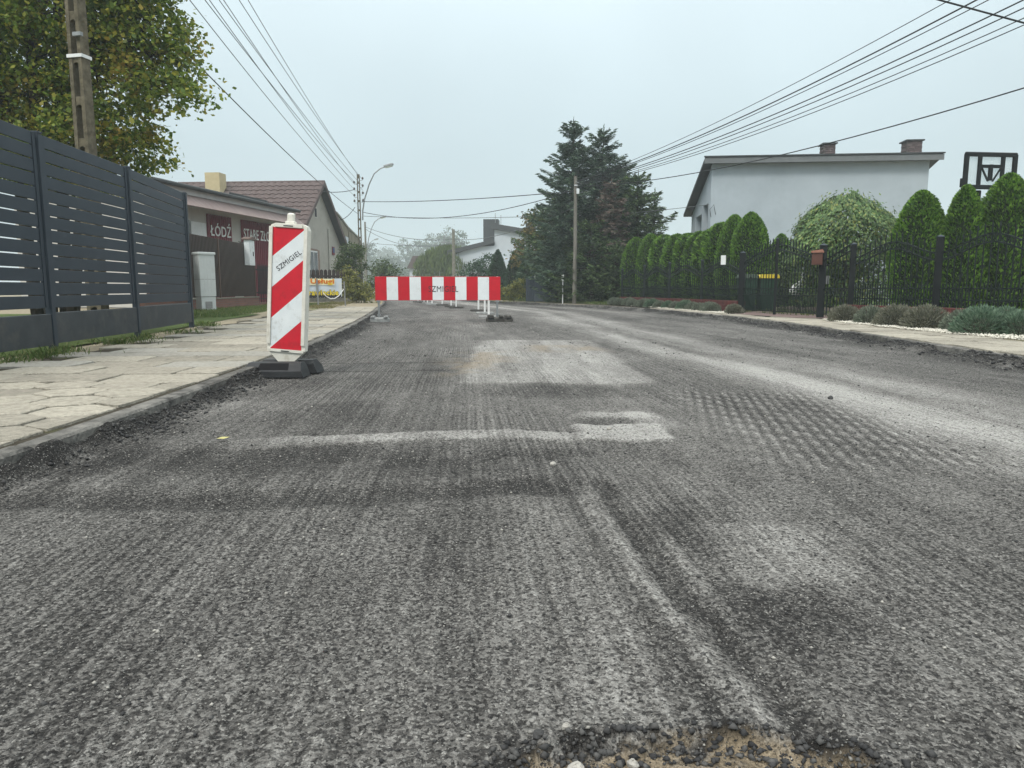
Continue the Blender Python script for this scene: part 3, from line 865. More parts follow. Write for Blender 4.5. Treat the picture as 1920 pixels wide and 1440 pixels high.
hexes = [hex_mesh('hex_slab', .212, .05, s) for s in range(5)]
for m_ in hexes: m_.materials.append(M['slab'])
def half_hex(name, r0, seed):
    r_ = random.Random(seed)
    q = r0 * math.sqrt(3) / 2
    pts = [(-.004, r0 * .97), (-q * .5, r0 * .74), (-q, r0 * .48), (-q, -r0 * .48), (-q * .5, -r0 * .75), (-.004, -r0 * .97), (.0, -.3 * r0), (-.006, .3 * r0)]
    pts = [(x * (1 + r_.uniform(-.04, .01)), y * (1 + r_.uniform(-.04, .01))) for x, y in pts]
    n_ = len(pts)
    mb = MB(); mb.add([(x, y, -.05) for x, y in pts] + [(x, y, 0) for x, y in pts], [tuple(range(n_, 2 * n_))] + [(i, (i + 1) % n_, n_ + (i + 1) % n_, n_ + i) for i in range(n_)])
    return mb.mesh(name)
halves = [half_hex('half_slab', .212, s) for s in range(3)]
for m_ in halves: m_.materials.append(M['slab'])
HX, HY = .212 * math.sqrt(3) + .016, .212 * 1.5 + .014
row = 0
y = 1.2
while y < 5.15:
    ox = HX / 2 if row % 2 else 0
    xr = float(kl(y)) - .12
    kx = 0
    if row % 2:
        part('half_slab', random.choice(halves), None, pav_l, (xr - .21 + HX / 2, y, .107 + random.uniform(-.004, .004)), (random.uniform(-.015, .015), random.uniform(-.015, .015), 0))
    while True:
        x = xr - .21 - kx * HX - ox
        if x < float(fence_x(y)) + .3 or kx > 8: break
        if y > 2.3 or kx < 4:
            part('hex_slab', random.choice(hexes), None, pav_l, (x, y, .107 + random.uniform(-.004, .005)), (random.uniform(-.014, .014), random.uniform(-.014, .014), random.choice(range(6)) * math.pi / 3 + random.uniform(-.03, .03)))
        kx += 1
    y += HY; row += 1
rects = [slab_mesh('slab', .70, .475, .05, s) for s in range(6)] + [slab_mesh('slab', .34, .475, .05, 20 + s) for s in range(3)]
for i, m_ in enumerate(rects): m_.materials.append(M['slab_grey'] if i % 3 == 0 else M['slab'])
y, row = 5.28, 0
while y < 26.5:
    a = math.atan2(float(kl(y + .5) - kl(y)), .5)
    x = float(kl(y)) - .125
    first = row % 2 == 1
    lim = float(fence_x(y)) + (.42 + .16 * math.sin(y * 2.3))
    while x > lim:
        w = .35 if first else .71
        pool = rects[6:] if first else rects[:6]
        first = False
        if x - w < lim - .25: break
        part('slab', random.choice(pool), None, pav_l, (x - w / 2, y, .107 + random.uniform(-.004, .005)), (random.uniform(-.008, .008), random.uniform(-.008, .008), -a * .6 + random.uniform(-.015, .015)))
        x -= w + .014
    y += .494; row += 1

# right pavement
def fence_rx(y): return np.interp(y, [2, 9, 10.9, 13, 15.2, 16.2, 19.6, 22.8, 25.3, 28, 30], [9.6, 8.5, 8.05, 7.6, 7.1, 6.9, 6.2, 5.95, 5.48, 5.1, 4.55])
ys = np.arange(2, 31, .25)
V = []
for y in ys:
    w = min(1.35, float(fence_rx(y) - kr(y)) - .2)
    V += [(float(kr(y)) + .1, y, .088), (float(kr(y)) + .1 + w + .06 * math.sin(y * 3), y, .088)]
pav_r = tag(part('pavement_right', np_mesh('pavement_right', V, F[:len(ys) - 1], M['joint']), None), kind='structure')
rr_ = [slab_mesh('slab', .62, .49, .05, 40 + s) for s in range(5)]
for i, m_ in enumerate(rr_): m_.materials.append(M['slab'])
y, row = 2.2, 0
while y < 24:
    a = math.atan2(float(kr(y + .5) - kr(y)), .5)
    for q in range(2):
        w = min(1.30, float(fence_rx(y) - kr(y)) - .25)
        if w < .6 + q * .62: continue
        part('slab', random.choice(rr_), None, pav_r, (float(kr(y)) + .115 + .31 + q * .635 + .05 * math.sin(row * 2.2), y, .108 + random.uniform(-.007, .007)), (random.uniform(-.014, .014), random.uniform(-.014, .014), -a + random.uniform(-.02, .02)))
    y += .505; row += 1

# drive in front of the gate: reddish paving
M['drive'] = pmat('reddish_drive_paving', (.23, .165, .15), (.16, .115, .105), 10, .9, .4, 80)
dv = MB()
dv.add([(6.28, 16.1, .118), (5.5, 19.7, .118), (6.4, 19.7, .118), (9.5, 25, .118), (12, 22, .118), (7.1, 15.6, .118)], [(0, 5, 4, 3, 2, 1)])
struct('driveway', dv, M['drive'])

# lawn of the garden behind the slat fence
ys = np.arange(-4, 20, 1.0)
V = []
for y in ys: V += [(-32, y, .098), (float(fence_x(y)) - .12, y, .098)]
tag(part('lawn', np_mesh('lawn', V, [(2 * i, 2 * i + 1, 2 * i + 3, 2 * i + 2) for i in range(len(ys) - 1)], M['lawn']), None), kind='structure')
# ------------------------------------------------------------------ foliage builders
def leaves_mesh(name, P, D, N, L, W, m, bend=0.0):
    """rhombic leaves at P, long axis D, face normal about N, length L, width W"""
    P, D, N = np.asarray(P, float), np.asarray(D, float), np.asarray(N, float)
    D = D / (np.linalg.norm(D, axis=1, keepdims=True) + 1e-9)
    S = np.cross(D, N); S /= (np.linalg.norm(S, axis=1, keepdims=True) + 1e-9)
    U = np.cross(S, D)
    L = np.asarray(L)[:, None]; W = np.asarray(W)[:, None]
    V = np.stack([P - D * L * .5, P + S * W * .5 + D * L * .05, P + D * L * .5 + U * L * bend, P - S * W * .5 + D * L * .05], 1)
    k = len(P)
    F = np.arange(k * 4).reshape(k, 4)
    return np_mesh(name, V.reshape(-1, 3), F, m)

def rand_unit(k, r=rng):
    v = r.normal(size=(k, 3))
    return v / np.linalg.norm(v, axis=1, keepdims=True)

M['thuja'] = leafmat('thuja_green', [(.025, .065, .01), (.062, .15, .018), (.125, .25, .03), (.2, .345, .045)], .6, .2, 3.0, .35)
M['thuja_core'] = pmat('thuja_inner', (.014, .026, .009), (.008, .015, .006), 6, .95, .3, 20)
M['thuja_far'] = leafmat('thuja_far_green', [(.018, .045, .022), (.03, .07, .03), (.045, .095, .04)], .6, .15, 2.0, .3)

def thuja_meshes(rad, h, k, seed, leafm, size=.085, sharp=.45, name='crown'):
    r_ = np.random.default_rng(seed)
    def prof(t):        # t 0 bottom .. 1 top
        return rad * np.clip((.82 + .28 * np.sin(np.clip(t, 0, 1) * 2.2)) * (1 - np.clip(t, 0, 1) ** (2.6 / (.4 + sharp))) ** (.5 + .35 * sharp), 0.02, 9)
    t = r_.uniform(0, 1, k) ** .9; th = r_.uniform(0, 2 * math.pi, k)
    lump = 1 + .20 * (fbm(np.cos(th) * 1.6 + seed, t * h * 2.0 + np.sin(th) * 1.6, seed) - .5) * 2 + .07 * np.sin(th * 3 + seed) * np.sin(t * 5 + seed)
    rr = prof(t) * lump * (1 - .22 * r_.uniform(0, 1, k) ** 2.2)
    P = np.stack([rr * np.cos(th), rr * np.sin(th), .06 + t * (h - .06)], -1)
    out = np.stack([np.cos(th), np.sin(th), np.zeros(k)], -1)
    D = out * r_.uniform(.25, .9, (k, 1)) + np.array([0, 0, 1]) * r_.uniform(.35, 1.0, (k, 1)) + rand_unit(k, r_) * .35
    N = np.cross(out, [0, 0, 1]) * .55 + out * .6 + rand_unit(k, r_) * .55
    L = size * r_.uniform(.7, 1.5, k); W = L * r_.uniform(.38, .62, k)
    crown = leaves_mesh(name, P, D, N, L, W, leafm, .15)
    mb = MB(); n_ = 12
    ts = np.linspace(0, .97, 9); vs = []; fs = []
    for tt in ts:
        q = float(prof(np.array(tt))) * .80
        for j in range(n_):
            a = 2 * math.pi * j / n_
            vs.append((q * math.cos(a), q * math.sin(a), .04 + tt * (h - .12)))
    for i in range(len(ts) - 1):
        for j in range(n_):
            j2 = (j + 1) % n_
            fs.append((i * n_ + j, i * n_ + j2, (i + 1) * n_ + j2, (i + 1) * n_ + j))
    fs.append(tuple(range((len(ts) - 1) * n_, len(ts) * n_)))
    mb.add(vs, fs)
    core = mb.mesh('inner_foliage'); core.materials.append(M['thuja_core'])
    tr = MB().tube([(0, 0, -.02), (0, 0, h * .5)], [.05, .03], 6).mesh('trunk'); tr.materials.append(M['bark'])
    return crown, core, tr

def place_thuja(ms, loc, label, group, sx=1, sz=1, rz=0, name='thuja', cat='thuja'):
    t = thing(name, label, cat, loc, rz, group)
    s = (sx, sx, sz)
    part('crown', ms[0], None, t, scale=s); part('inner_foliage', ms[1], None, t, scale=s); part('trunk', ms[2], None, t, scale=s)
    return t

# ------------------------------------------------------------------ LEFT: anthracite slat fence
lf_root = thing('slat_fence', 'anthracite aluminium slat fence with dark plinth boards along the left pavement', 'fence', (FENCE_L[0][0], FENCE_L[0][1], .1))
ox, oy = FENCE_L[0]
ZP0, ZP1, ZT = .40, .42, 2.25          # plinth top, slat start, top (above pavement)
post_me = MB().bbox((0, 0, 1.12), (.072, .072, 2.26), .004).mesh('post'); post_me.materials.append(M['fence_grey'])
for i, (x, y) in enumerate(FENCE_L):
    a = math.atan2(FENCE_L[min(i + 1, 4)][1] - FENCE_L[max(i - 1, 0)][1], FENCE_L[min(i + 1, 4)][0] - FENCE_L[max(i - 1, 0)][0])
    p_ = part('post', post_me, None, lf_root, (x - ox, y - oy, 0), (0, 0, a))
    part('post_cap', MB().bbox((0, 0, 2.262), (.08, .08, .02), .004), M['fence_grey'], p_)
for i in range(4):
    (x0, y0), (x1, y1) = FENCE_L[i], FENCE_L[i + 1]
    Ls = math.hypot(x1 - x0, y1 - y0); a = math.atan2(y1 - y0, x1 - x0)
    mx_, my_ = (x0 + x1) / 2 - ox, (y0 + y1) / 2 - oy
    part('plinth_board', MB().bbox((0, 0, .235), (Ls - .085, .05, .33), .006), M['fence_plinth'], lf_root, (mx_, my_, -.02 + .012 * i), (0, 0, a))
    for sgn in (-1, 1):
        part('panel_stile', MB().box((sgn * (Ls / 2 - .085), 0, (ZP1 + ZT) / 2 + .02), (.05, .036, ZT - ZP1 - .04)), M['fence_grey'], lf_root, (mx_, my_, 0), (0, 0, a))
    ns = 13
    pitch = (ZT - ZP1 - .02) / ns
    sl = MB().bbox((0, 0, 0), (Ls - .23, .022, pitch * .90), .004).mesh('slat'); sl.materials.append(M['fence_grey'])
    for q in range(ns):
        part('slat', sl, None, lf_root, (mx_, my_, ZP1 + .03 + pitch * (q + .5)), (0, 0, a))

# ------------------------------------------------------------------ concrete utility pole with slots, behind the fence
def slotted_pole(loc, h, rz, label, w=.27, d=.2, taper=.62, arms=(), strap=True, group=None):
    t = thing('utility_pole', label, 'pole', loc, rz, group)
    mb = MB()
    def wz(z): return w * (1 - (1 - taper) * z / h)
    # two flanges
    for sgn in (-1, 1):
        vs = []
        for z in (-.1, h):
            ww = wz(max(z, 0)); f_ = ww * .27
            x0, x1 = (sgn * ww / 2, sgn * (ww / 2 - f_))
            vs += [(x0, -d / 2, z), (x1, -d / 2, z), (x1, d / 2, z), (x0, d / 2, z)]
        fs = [(0, 1, 5, 4), (1, 2, 6, 5), (2, 3, 7, 6), (3, 0, 4, 7), (4, 5, 6, 7)]
        mb.add(vs, fs)
    part('flange', mb, M['pole_conc'], t)
    z = .5
    while z < h:
        ww = wz(z)
        wb = MB()
        n_ = 5; hw = ww * .46 / 2 + .004; d2 = d / 2 - .012
        # web between two slots with arched upper and lower ends
        lo = [(hw * math.cos(math.pi * (1 + q / n_)), -.055 + hw * (1 + math.sin(math.pi * (1 + q / n_)) ) ) for q in range(n_ + 1)]
        up = [(hw * math.cos(math.pi * q / n_), .0 + .055) for q in range(n_ + 1)]
        lo2 = [(-hw, -.055 - hw * .8)] + [(-hw * math.cos(math.pi * q / n_), -.055 - hw * .8 + hw * .8 * math.sin(math.pi * q / n_)) for q in range(1, n_)] + [(hw, -.055 - hw * .8)]
        poly = lo2 + [(hw, .055), (-hw, .055)]
        wb.prism(poly, -d2, d2)
        part('web', wb, M['pole_conc'], t, (0, 0, z))
        z += .57
    top = MB().box((0, 0, h - .12), (wz(h) * .5, d - .01, .24))
    part('cap_block', top, M['pole_conc'], t)
    if strap:
        sb = MB()
        ww = wz(3.9) + .03
        for (cx_, cy_, sx_, sy_) in ((0, -d / 2 - .008, ww, .01), (0, d / 2 + .008, ww, .01), (-ww / 2, 0, .01, d + .03), (ww / 2, 0, .01, d + .03)):
            sb.box((cx_, cy_, 3.95 + .0), (sx_, sy_, .045))
        part('white_strap', sb, M['white_paint'], t)
        part('clamp', MB().box((ww / 2 - .02, -d / 2 - .03, 4.22), (.13, .05, .05)), M['galv'], t)
    return t
P1 = (-6.12, 10.7)
slotted_pole((P1[0], P1[1], .05), 9.0, R(-12), 'weathered concrete utility pole with slotted face behind the slat fence', .25, .16)

# ------------------------------------------------------------------ the big maple behind the fence
M['maple'] = leafmat('maple_leaves', [(.06, .105, .018), (.10, .165, .026), (.16, .235, .036), (.25, .30, .048), (.40, .37, .06)], .55, .42, .75, .3, tint=(.42, .29, .055), tint_lo=.53)
def limb_path(p0, p1, sag, k=7, wob=.12, r_=random):
    pts = []
    p0, p1 = Vector(p0), Vector(p1)
    for i in range(k):
        t = i / (k - 1)
        q = p0.lerp(p1, t)
        q.z += sag * math.sin(math.pi * t)
        if 0 < i < k - 1:
            q += Vector((r_.uniform(-wob, wob), r_.uniform(-wob, wob), r_.uniform(-wob, wob)))
        pts.append(q)
    return pts

def broadleaf(name, label, cat, base, trunk_h, lobes, leafm, nleaf, leaf, trunk_r=.2, stems=None, group=None, seed=1, sub=7, gap=.0, tuft=.42, barkm=None):
    """lobes: (x,y,z,rx,ry,rz) in local coordinates; leaves sit in twig tufts that fill the lobes unevenly"""
    r_ = random.Random(seed); g_ = np.random.default_rng(seed)
    t = thing(name, label, cat, base, 0, group)
    stems = stems or [((0, 0), (0, 0, trunk_h))]
    tr = MB()
    tops = []
    for (bx, by), tp in stems:
        pts = limb_path((bx, by, -.1), tp, 0, 6, trunk_r * .3, r_)
        tr.tube(pts, [trunk_r * (1 - .55 * i / 5) for i in range(6)], 8)
        tops.append(pts)
    tr.smooth = True
    part('trunk', tr, barkm or M['bark'], t)
    br = MB(); br.smooth = True
    P, D, N, L, W = [], [], [], [], []
    vol = sum(l[3] * l[4] * l[5] for l in lobes)
    for lo in lobes:
        c = Vector(lo[:3])
        st = min(tops, key=lambda q: (q[-1] - c).length)
        a = st[min(5, max(2, int(3 + 2.9 * min(1, max(0, (c.z - st[2].z) / max(.1, st[-1].z - st[2].z))))))]
        pts = limb_path(a, c, .1, 6, .12 * lo[3], r_)
        br.tube(pts, [max(.008, trunk_r * .38 * (1 - .8 * i / 5)) for i in range(6)], 5)
        nb = max(3, int(nleaf * (lo[3] * lo[4] * lo[5]) / vol))
        ntuft = max(4, int(nb / 26))
        for q in range(ntuft):
            d = Vector(g_.normal(size=3)); d.normalize()
            rad = g_.uniform(.25, 1.0) ** .45
            e = c + Vector((d.x * lo[3], d.y * lo[4], d.z * lo[5])) * rad
            if q % 3 == 0:
                tw = limb_path(pts[g_.integers(2, 6)], e, .05, 4, .06, r_)
                br.tube(tw, [trunk_r * .09, trunk_r * .07, trunk_r * .05, .004], 4, False)
            kk = int(g_.integers(14, 38))
            tr_ = tuft * g_.uniform(.55, 1.25)
            pp = np.array(e)[None] + g_.normal(0, 1, (kk, 3)) * np.array([tr_, tr_, tr_ * .55]) * .5
            P.append(pp)
            out = pp - np.array(c)[None]
            D.append(out * .6 / (np.linalg.norm(out, axis=1, keepdims=True) + .01) + rand_unit(kk, g_) * .7 + np.array([0, 0, -.35]))
            N.append(rand_unit(kk, g_) * .75 + np.array([0, 0, .8]))
            ll = leaf * g_.uniform(.65, 1.3, kk)
            L.append(ll); W.append(ll * g_.uniform(.65, .95, kk))
    part('limb', br, barkm or M['bark'], t)
    part('crown', leaves_mesh('crown', np.concatenate(P), np.concatenate(D), np.concatenate(N), np.concatenate(L), np.concatenate(W), leafm, .12), None, t)
    return t

MB_X, MB_Y = -8.6, 13.6
lobes = []
_r = random.Random(11)
for (px, py, pz, rx, ry, rz) in [
    # local: x to the right, z up; right-hand outline first
    (2.35, -.2, 4.1, .7, .8, .42), (1.6, .3, 3.2, .65, .8, .4), (2.1, 0, 4.8, .8, .9, .45), (1.9, .2, 5.3, .95, .9, .55), (1.7, -.1, 6.1, .95, .9, .6),
    (1.35, .2, 6.9, .95, 1, .65), (1.1, 0, 3.5, .95, .9, .55), (.95, .3, 4.4, 1.1, 1, .6), (.7, 0, 5.4, 1.1, 1, .7), (.4, 0, 6.5, 1.2, 1, .8), (.3, .2, 7.6, 1.2, 1.1, .8),
    (.0, -.2, 3.2, 1.0, .9, .5), (-.3, .2, 4.2, 1.1, 1, .6), (-.7, 0, 5.2, 1.1, 1, .7), (-1.0, .2, 3.3, 1.0, 1, .55), (-1.3, 0, 4.4, 1.1, 1, .6), (-1.6, .2, 5.6, 1.2, 1, .8),
    (-1.0, 0, 6.6, 1.3, 1, .8), (-2.2, 0, 3.7, 1, 1, .6), (-2.4, .2, 5, 1, 1, .7), (-2.3, 0, 6.4, 1, 1, .8), (1.05, -.2, 2.6, .65, .6, .3), (-.2, 0, 8.4, 1.2, 1.1, .6), (.55, -.1, 2.75, .7, .6, .3)]:
    lobes.append((px, py, pz, rx, ry, rz))
broadleaf('maple_tree', 'large maple with green and yellowing autumn leaves behind the slat fence', 'tree', (MB_X, MB_Y, .08), 7, lobes, M['maple'], 82000, .09, .12,
          stems=[((-.3, 0), (-.9, .1, 7.2)), ((.15, .1), (.55, .1, 7.6)), ((0, -.1), (-.1, 0, 8.0)), ((.3, 0), (1.2, .1, 6.4))], seed=5, tuft=.36)

# ------------------------------------------------------------------ LEFT: red-panelled workshop
wk = thing('workshop_building', 'low workshop with burgundy sheet panels, white lettering and sloping faded eaves', 'building', (-12.45, 25.9, .1), math.atan2(.982, .184))
part('wall', MB().box((4.2, 2.6, 1.95), (9.8, 5.2, 3.9)), M['render_light'], wk)
def corrugated(w, h, pitch=.10, depth=.018):
    mb = MB(); n_ = max(2, int(w / pitch)); vs = []; xs_ = []
    for i in range(n_):
        b0 = -w / 2 + i * w / n_; q = w / n_
        xs_ += [(b0, 0), (b0 + q * .40, 0), (b0 + q * .5, -depth), (b0 + q * .9, -depth)]
    xs_.append((w / 2, 0))
    for (x, y) in xs_: vs += [(x, y, 0), (x, y, h)]
    fs = [(2 * i, 2 * i + 2, 2 * i + 3, 2 * i + 1) for i in range(len(xs_) - 1)]
    return mb.add(vs, fs)
for (s0, s1) in ((2.80, 4.48), (5.22, 7.1), (7.12, 9.0)):
    part('wall_panel', corrugated(s1 - s0, 3.55, .15, .04), M['burgundy'], wk, ((s0 + s1) / 2, -.03, 0))
part('white_board', MB().box((2.25, -.04, 2.6), (.95, .03, 1.15)), M['white_paint'], wk)
part('window', MB().box((1.35, -.03, 2.75), (.8, .03, .9)), M['glass'], wk)
for s_, zz in ((4.62, 0), (5.05, 0)):
    pass
me, w_, h_ = text_mesh('ŁÓDŹ', .5, M['letter_white'], .006, .004)
part('lettering', me, None, wk, (3.66, -.085, 3.0), (R(90), 0, 0), (1.42 / w_, .56 / h_, 1))
me, w_, h_ = text_mesh('STARE ZŁO', .5, M['letter_white'], .005, .004)
part('lettering', me, None, wk, (6.42, -.085, 2.98), (R(90), 0, 0), (2.16 / w_, .44 / h_, 1))
ev = MB()   # sloping sheet from the outer edge in to the wall
ev.add([(-1, -1.0, 3.56), (9.3, -1.0, 3.56), (9.3, -.40, 4.02), (-1, -.40, 4.02), (-1, -1.02, 3.59), (9.3, -1.02, 3.59), (9.3, -.42, 4.05), (-1, -.42, 4.05)],
       [(0, 3, 2, 1), (4, 5, 6, 7), (0, 1, 5, 4), (1, 2, 6, 5), (0, 4, 7, 3), (3, 7, 6, 2)])
part('sloping_eaves', ev, M['soffit'], wk)
part('fascia', MB().box((4.15, -.43, 4.15), (10.3, .04, .2)), M['fascia'], wk)
rf = part('roof', MB().box((4.15, 2.5, 4.30), (10.5, 6.1, .1)), M['roof_dark'], wk)
gt = MB().tube([(-1.05, -.62, 4.30), (9.4, -.62, 4.30)], .075, 8)
part('gutter', gt, M['roof_dark'], rf)
part('roof_upstand', MB().box((7.6, .9, 4.57), (3.1, .08, .45)), M['roof_dark'], rf)
part('roof_vent', MB().tube([(-.2, .4, 4.3), (-.2, .4, 4.62)], .09, 8).tube([(-.2, .4, 4.62), (-.2, .4, 4.75)], .15, 8), M['galv'], rf)
part('dish_arm', MB().tube([(4.98, -.04, 2.62), (4.9, -.3, 2.5)], .02, 6).tube([(4.86, -.22, 2.42), (4.9, -.32, 2.58)], .05, 6), M['galv'], wk)

# ------------------------------------------------------------------ brown corrugated fence on a brick base
bf0, bf1 = Vector((-9.55, 19.0)), Vector((-9.98, 28.2))
bfL = (bf1 - bf0).length; bfa = math.atan2(bf1.y - bf0.y, bf1.x - bf0.x)
bf = thing('sheet_fence', 'dark brown corrugated sheet fence on a low brick base with pale coping', 'fence', (bf0.x, bf0.y, .1), bfa)
def brickmat():
    m, n, l, p = nt('brick_base')
    tc = n.new('ShaderNodeTexCoord'); sx = n.new('ShaderNodeSeparateXYZ'); cx_ = n.new('ShaderNodeCombineXYZ')
    l.new(tc.outputs['Object'], sx.inputs[0]); l.new(sx.outputs[0], cx_.inputs[0]); l.new(sx.outputs[2], cx_.inputs[1])
    b_ = n.new('ShaderNodeTexBrick'); l.new(cx_.outputs[0], b_.inputs['Vector'])
    b_.inputs['Scale'].default_value = 1; b_.inputs['Brick Width'].default_value = .26; b_.inputs['Row Height'].default_value = .08; b_.inputs['Mortar Size'].default_value = .008
    b_.inputs['Color1'].default_value = (.2, .085, .06, 1); b_.inputs['Color2'].default_value = (.14, .06, .045, 1); b_.inputs['Mortar'].default_value = (.12, .1, .085, 1)
    l.new(b_.outputs['Color'], p.inputs['Base Color']); p.inputs['Roughness'].default_value = .9
    return m
M['brick_base'] = brickmat()
part('brick_base', MB().box((bfL / 2, .06, .15), (bfL + .6, .22, .34)), M['brick_base'], bf)
part('coping', MB().box((bfL / 2, .06, .335), (bfL + .65, .27, .04)), M['concrete'], bf)
for s0, s1 in ((.04, 2.3), (2.38, 5.3), (5.38, bfL)):
    part('sheet_panel', corrugated(s1 - s0, 1.92, .115, .045), M['brown_sheet'], bf, ((s0 + s1) / 2, .03, .38))
for s_ in (0, 2.34, 5.34, bfL):
    part('post', MB().bbox((s_, -.02, 1.33), (.06, .05, 2.0), .004), M['brown_post'], bf)
mbx = thing('meter_cabinet', 'white metal cabinet with small brown roof hung on the brown fence', 'cabinet', (bf0.x + (bf1.x - bf0.x) * .9, bf0.y + (bf1.y - bf0.y) * .9, 1.62), bfa)
part('body', MB().bbox((0, -.14, .46), (.62, .2, .92), .01), M['white_film'], mbx)
part('door', MB().box((0, -.245, .46), (.5, .012, .8)), M['white_film'], mbx)
part('handle', MB().box((.05, -.26, .42), (.03, .03, .16)), M['black_iron'], mbx)
part('small_roof', MB().prism([(-.38, .93), (.38, .93), (.36, .98), (0, 1.05), (-.36, .98)], -.30, .02), M['brown_post'], mbx)

cb = thing('cable_cabinet', 'pale grey electrical cable cabinet standing on the grass before the brown fence', 'cabinet', (-9.12, 21.6, .1), R(48))
part('base', MB().bbox((0, 0, .2), (.44, .36, .44), .01), M['cabinet'], cb)
part('base_hatch', MB().bbox((0, -.187, .18), (.2, .02, .2), .003), M['galv'], cb)
bd_ = part('body', MB().bbox((0, 0, 1.04), (.47, .39, 1.22), .012), M['cabinet'], cb)
part('seam', MB().box((0, 0, .93), (.478, .398, .012)), M['galv'], bd_)
part('door', MB().box((.238, 0, 1.05), (.012, .34, 1.1)), M['cabinet'], cb)
part('lid', MB().bbox((0, 0, 1.685), (.52, .44, .07), .012), M['cabinet'], cb)
part('sticker', MB().box((.246, -.02, .78), (.006, .13, .09)), M['blue_ink'], cb)
part('sticker', MB().box((.246, .0, .42), (.006, .10, .12)), M['blue_ink'], cb)
part('vent_rib', MB().box((0, -.197, 1.05), (.02, .008, 1.0)).box((-.1, -.197, 1.05), (.02, .008, 1.0)).box((.1, -.197, 1.05), (.02, .008, 1.0)), M['cabinet'], cb)

# palisade gate beyond the brown fence
pg = thing('palisade_gate', 'dark metal picket gate between the brown fence and the grey house', 'gate', (-9.98, 28.5, .1), R(88))
pk = MB().box((0, 0, .98), (.055, .02, 1.1)).add([(-.0275, -.01, 1.53), (.0275, -.01, 1.53), (.0275, .01, 1.53), (-.0275, .01, 1.53), (0, 0, 1.64)], [(0, 1, 4), (1, 2, 4), (2, 3, 4), (3, 0, 4)]).mesh('picket')
pk.materials.append(M['black_iron'])
for q in range(26): part('picket', pk, None, pg, (.1 + q * .125, 0, 0))
part('rail', MB().box((1.65, .03, .5), (3.4, .03, .05)).box((1.65, .03, 1.4), (3.4, .03, .05)), M['black_iron'], pg)
lt = MB()
for q in range(13): lt.box((.15 + q * .25, .02, .26), (.03, .02, .38)).box((.27 + q * .25, .02, .26), (.22, .02, .03))
part('lattice', lt, M['black_iron'], pg)
part('base_wall', MB().box((1.65, .05, .02), (3.4, .2, .18)), M['brick_base'], pg)

# ------------------------------------------------------------------ grey gabled house
Nn, Ff = Vector((-11.5, 38.5)), Vector((-10.86, 46.5))
hd = (Ff - Nn).normalized()
gh = thing('gabled_house', 'grey rendered gable house with brown metal tile roof and beige chimney', 'house', (Nn.x, Nn.y, .1), math.atan2(hd.y, hd.x))
GW, GD, GE, GA = 8.03, 8.0, 3.25, 6.6
gw = MB().prism([(0, -.2), (GW, -.2), (GW, GE), (GW / 2, GA - .08), (0, GE)], 0, GD)
part('wall', gw, M['render_grey'], gh)
slope = (GA - GE) / (GW / 2)
sl_len = math.hypot(GW / 2 + .42, slope * (GW / 2 + .42))
sl_ang = math.atan(slope)
rt = part('roof', MB().prism([(-.42, GE - .42 * slope), (GW / 2, GA), (GW + .42, GE - .42 * slope), (GW + .42, GE - .42 * slope + .10), (GW / 2, GA + .10), (-.42, GE - .42 * slope + .10)], -.40, GD + .3), M['roof_dark'], gh)
# each pressed tile of the near slope
tl = MB(); vs = []; fs = []
TW, TL = .405, .385
prof = [(0, 0), (.12, .045), (.24, .052), (.34, .018), (.405, 0)]
for (u, z) in prof: vs += [(u, 0, z + .05), (u, TL + .03, z + .012)]
for (u, z) in prof: vs += [(u, -.004, z + .008)]
for i in range(4):
    fs.append((2 * i, 2 * i + 2, 2 * i + 3, 2 * i + 1)); fs.append((10 + i, 11 + i, 2 * i + 2, 2 * i))
tl.add(vs, fs)
tme = tl.mesh('roof_tile'); tme.materials.append(M['roof_tile'])
tcol, trow = 21, 14
dx_, dz_ = math.cos(sl_ang), math.sin(sl_ang)
basem = Matrix(((0, dx_, -dz_, 0), (-1, 0, 0, 0), (0, dz_, dx_, 0), (0, 0, 0, 1)))
for i in range(trow):
    for j in range(tcol):
        o = part('roof_tile', tme, None, rt)
        s_ = i * (sl_len / trow)
        o.matrix_local = Matrix.Translation((-.42 + dx_ * s_ - .10 * dz_, -.40 + (j + 1) * TW, GE - .42 * slope + .10 * dx_ + dz_ * s_ + .01)) @ basem
part('verge_board', MB().prism([(-.46, GE - .46 * slope - .1), (GW / 2, GA - .1), (GW + .46, GE - .46 * slope - .1), (GW + .46, GE - .46 * slope + .17), (GW / 2, GA + .2), (-.46, GE - .46 * slope + .17)], -.45, -.41), M['roof_tile'], rt)
part('ridge_cap', MB().tube([(GW / 2, -.42, GA + .12), (GW / 2, GD + .3, GA + .12)], .1, 8), M['roof_tile'], rt)
ch = part('chimney', MB().box((GW / 2 - .9, 5.6, GA - .42), (.8, .85, 1.9)), M['chimney_beige'], rt)
wn_ = part('window', MB().box((2.85, -.02, 2.0), (1.3, .08, 1.55)), M['white_paint'], gh)
part('pane', MB().box((2.52, -.065, 2.0), (.52, .02, 1.4)), M['glass'], wn_)
part('pane', MB().box((3.16, -.065, 2.0), (.52, .02, 1.4)), M['glass'], wn_)
part('window_surround', MB().box((3.68, -.03, 2.0), (.32, .05, 1.7)).box((2.85, -.03, 2.84), (1.4, .05, .1)), pmat('brown_surround', (.26, .185, .15), (.22, .155, .125), 4), gh)
vt = part('vent_window', MB().box((3.45, -.015, 4.95), (.42, .05, .6)), M['render_light'], gh)
part('pane', MB().box((3.45, -.045, 4.95), (.28, .02, .48)), M['dark_void'], vt)
part('security_lamp', MB().box((3.75, -.1, 5.85), (.22, .16, .12)).tube([(3.75, 0, 5.8), (3.75, -.12, 5.8)], .04, 6), M['white_film'], gh)
npl = part('number_plate', MB().box((6.4, -.03, 2.95), (.42, .03, .5)), M['burgundy'], gh)
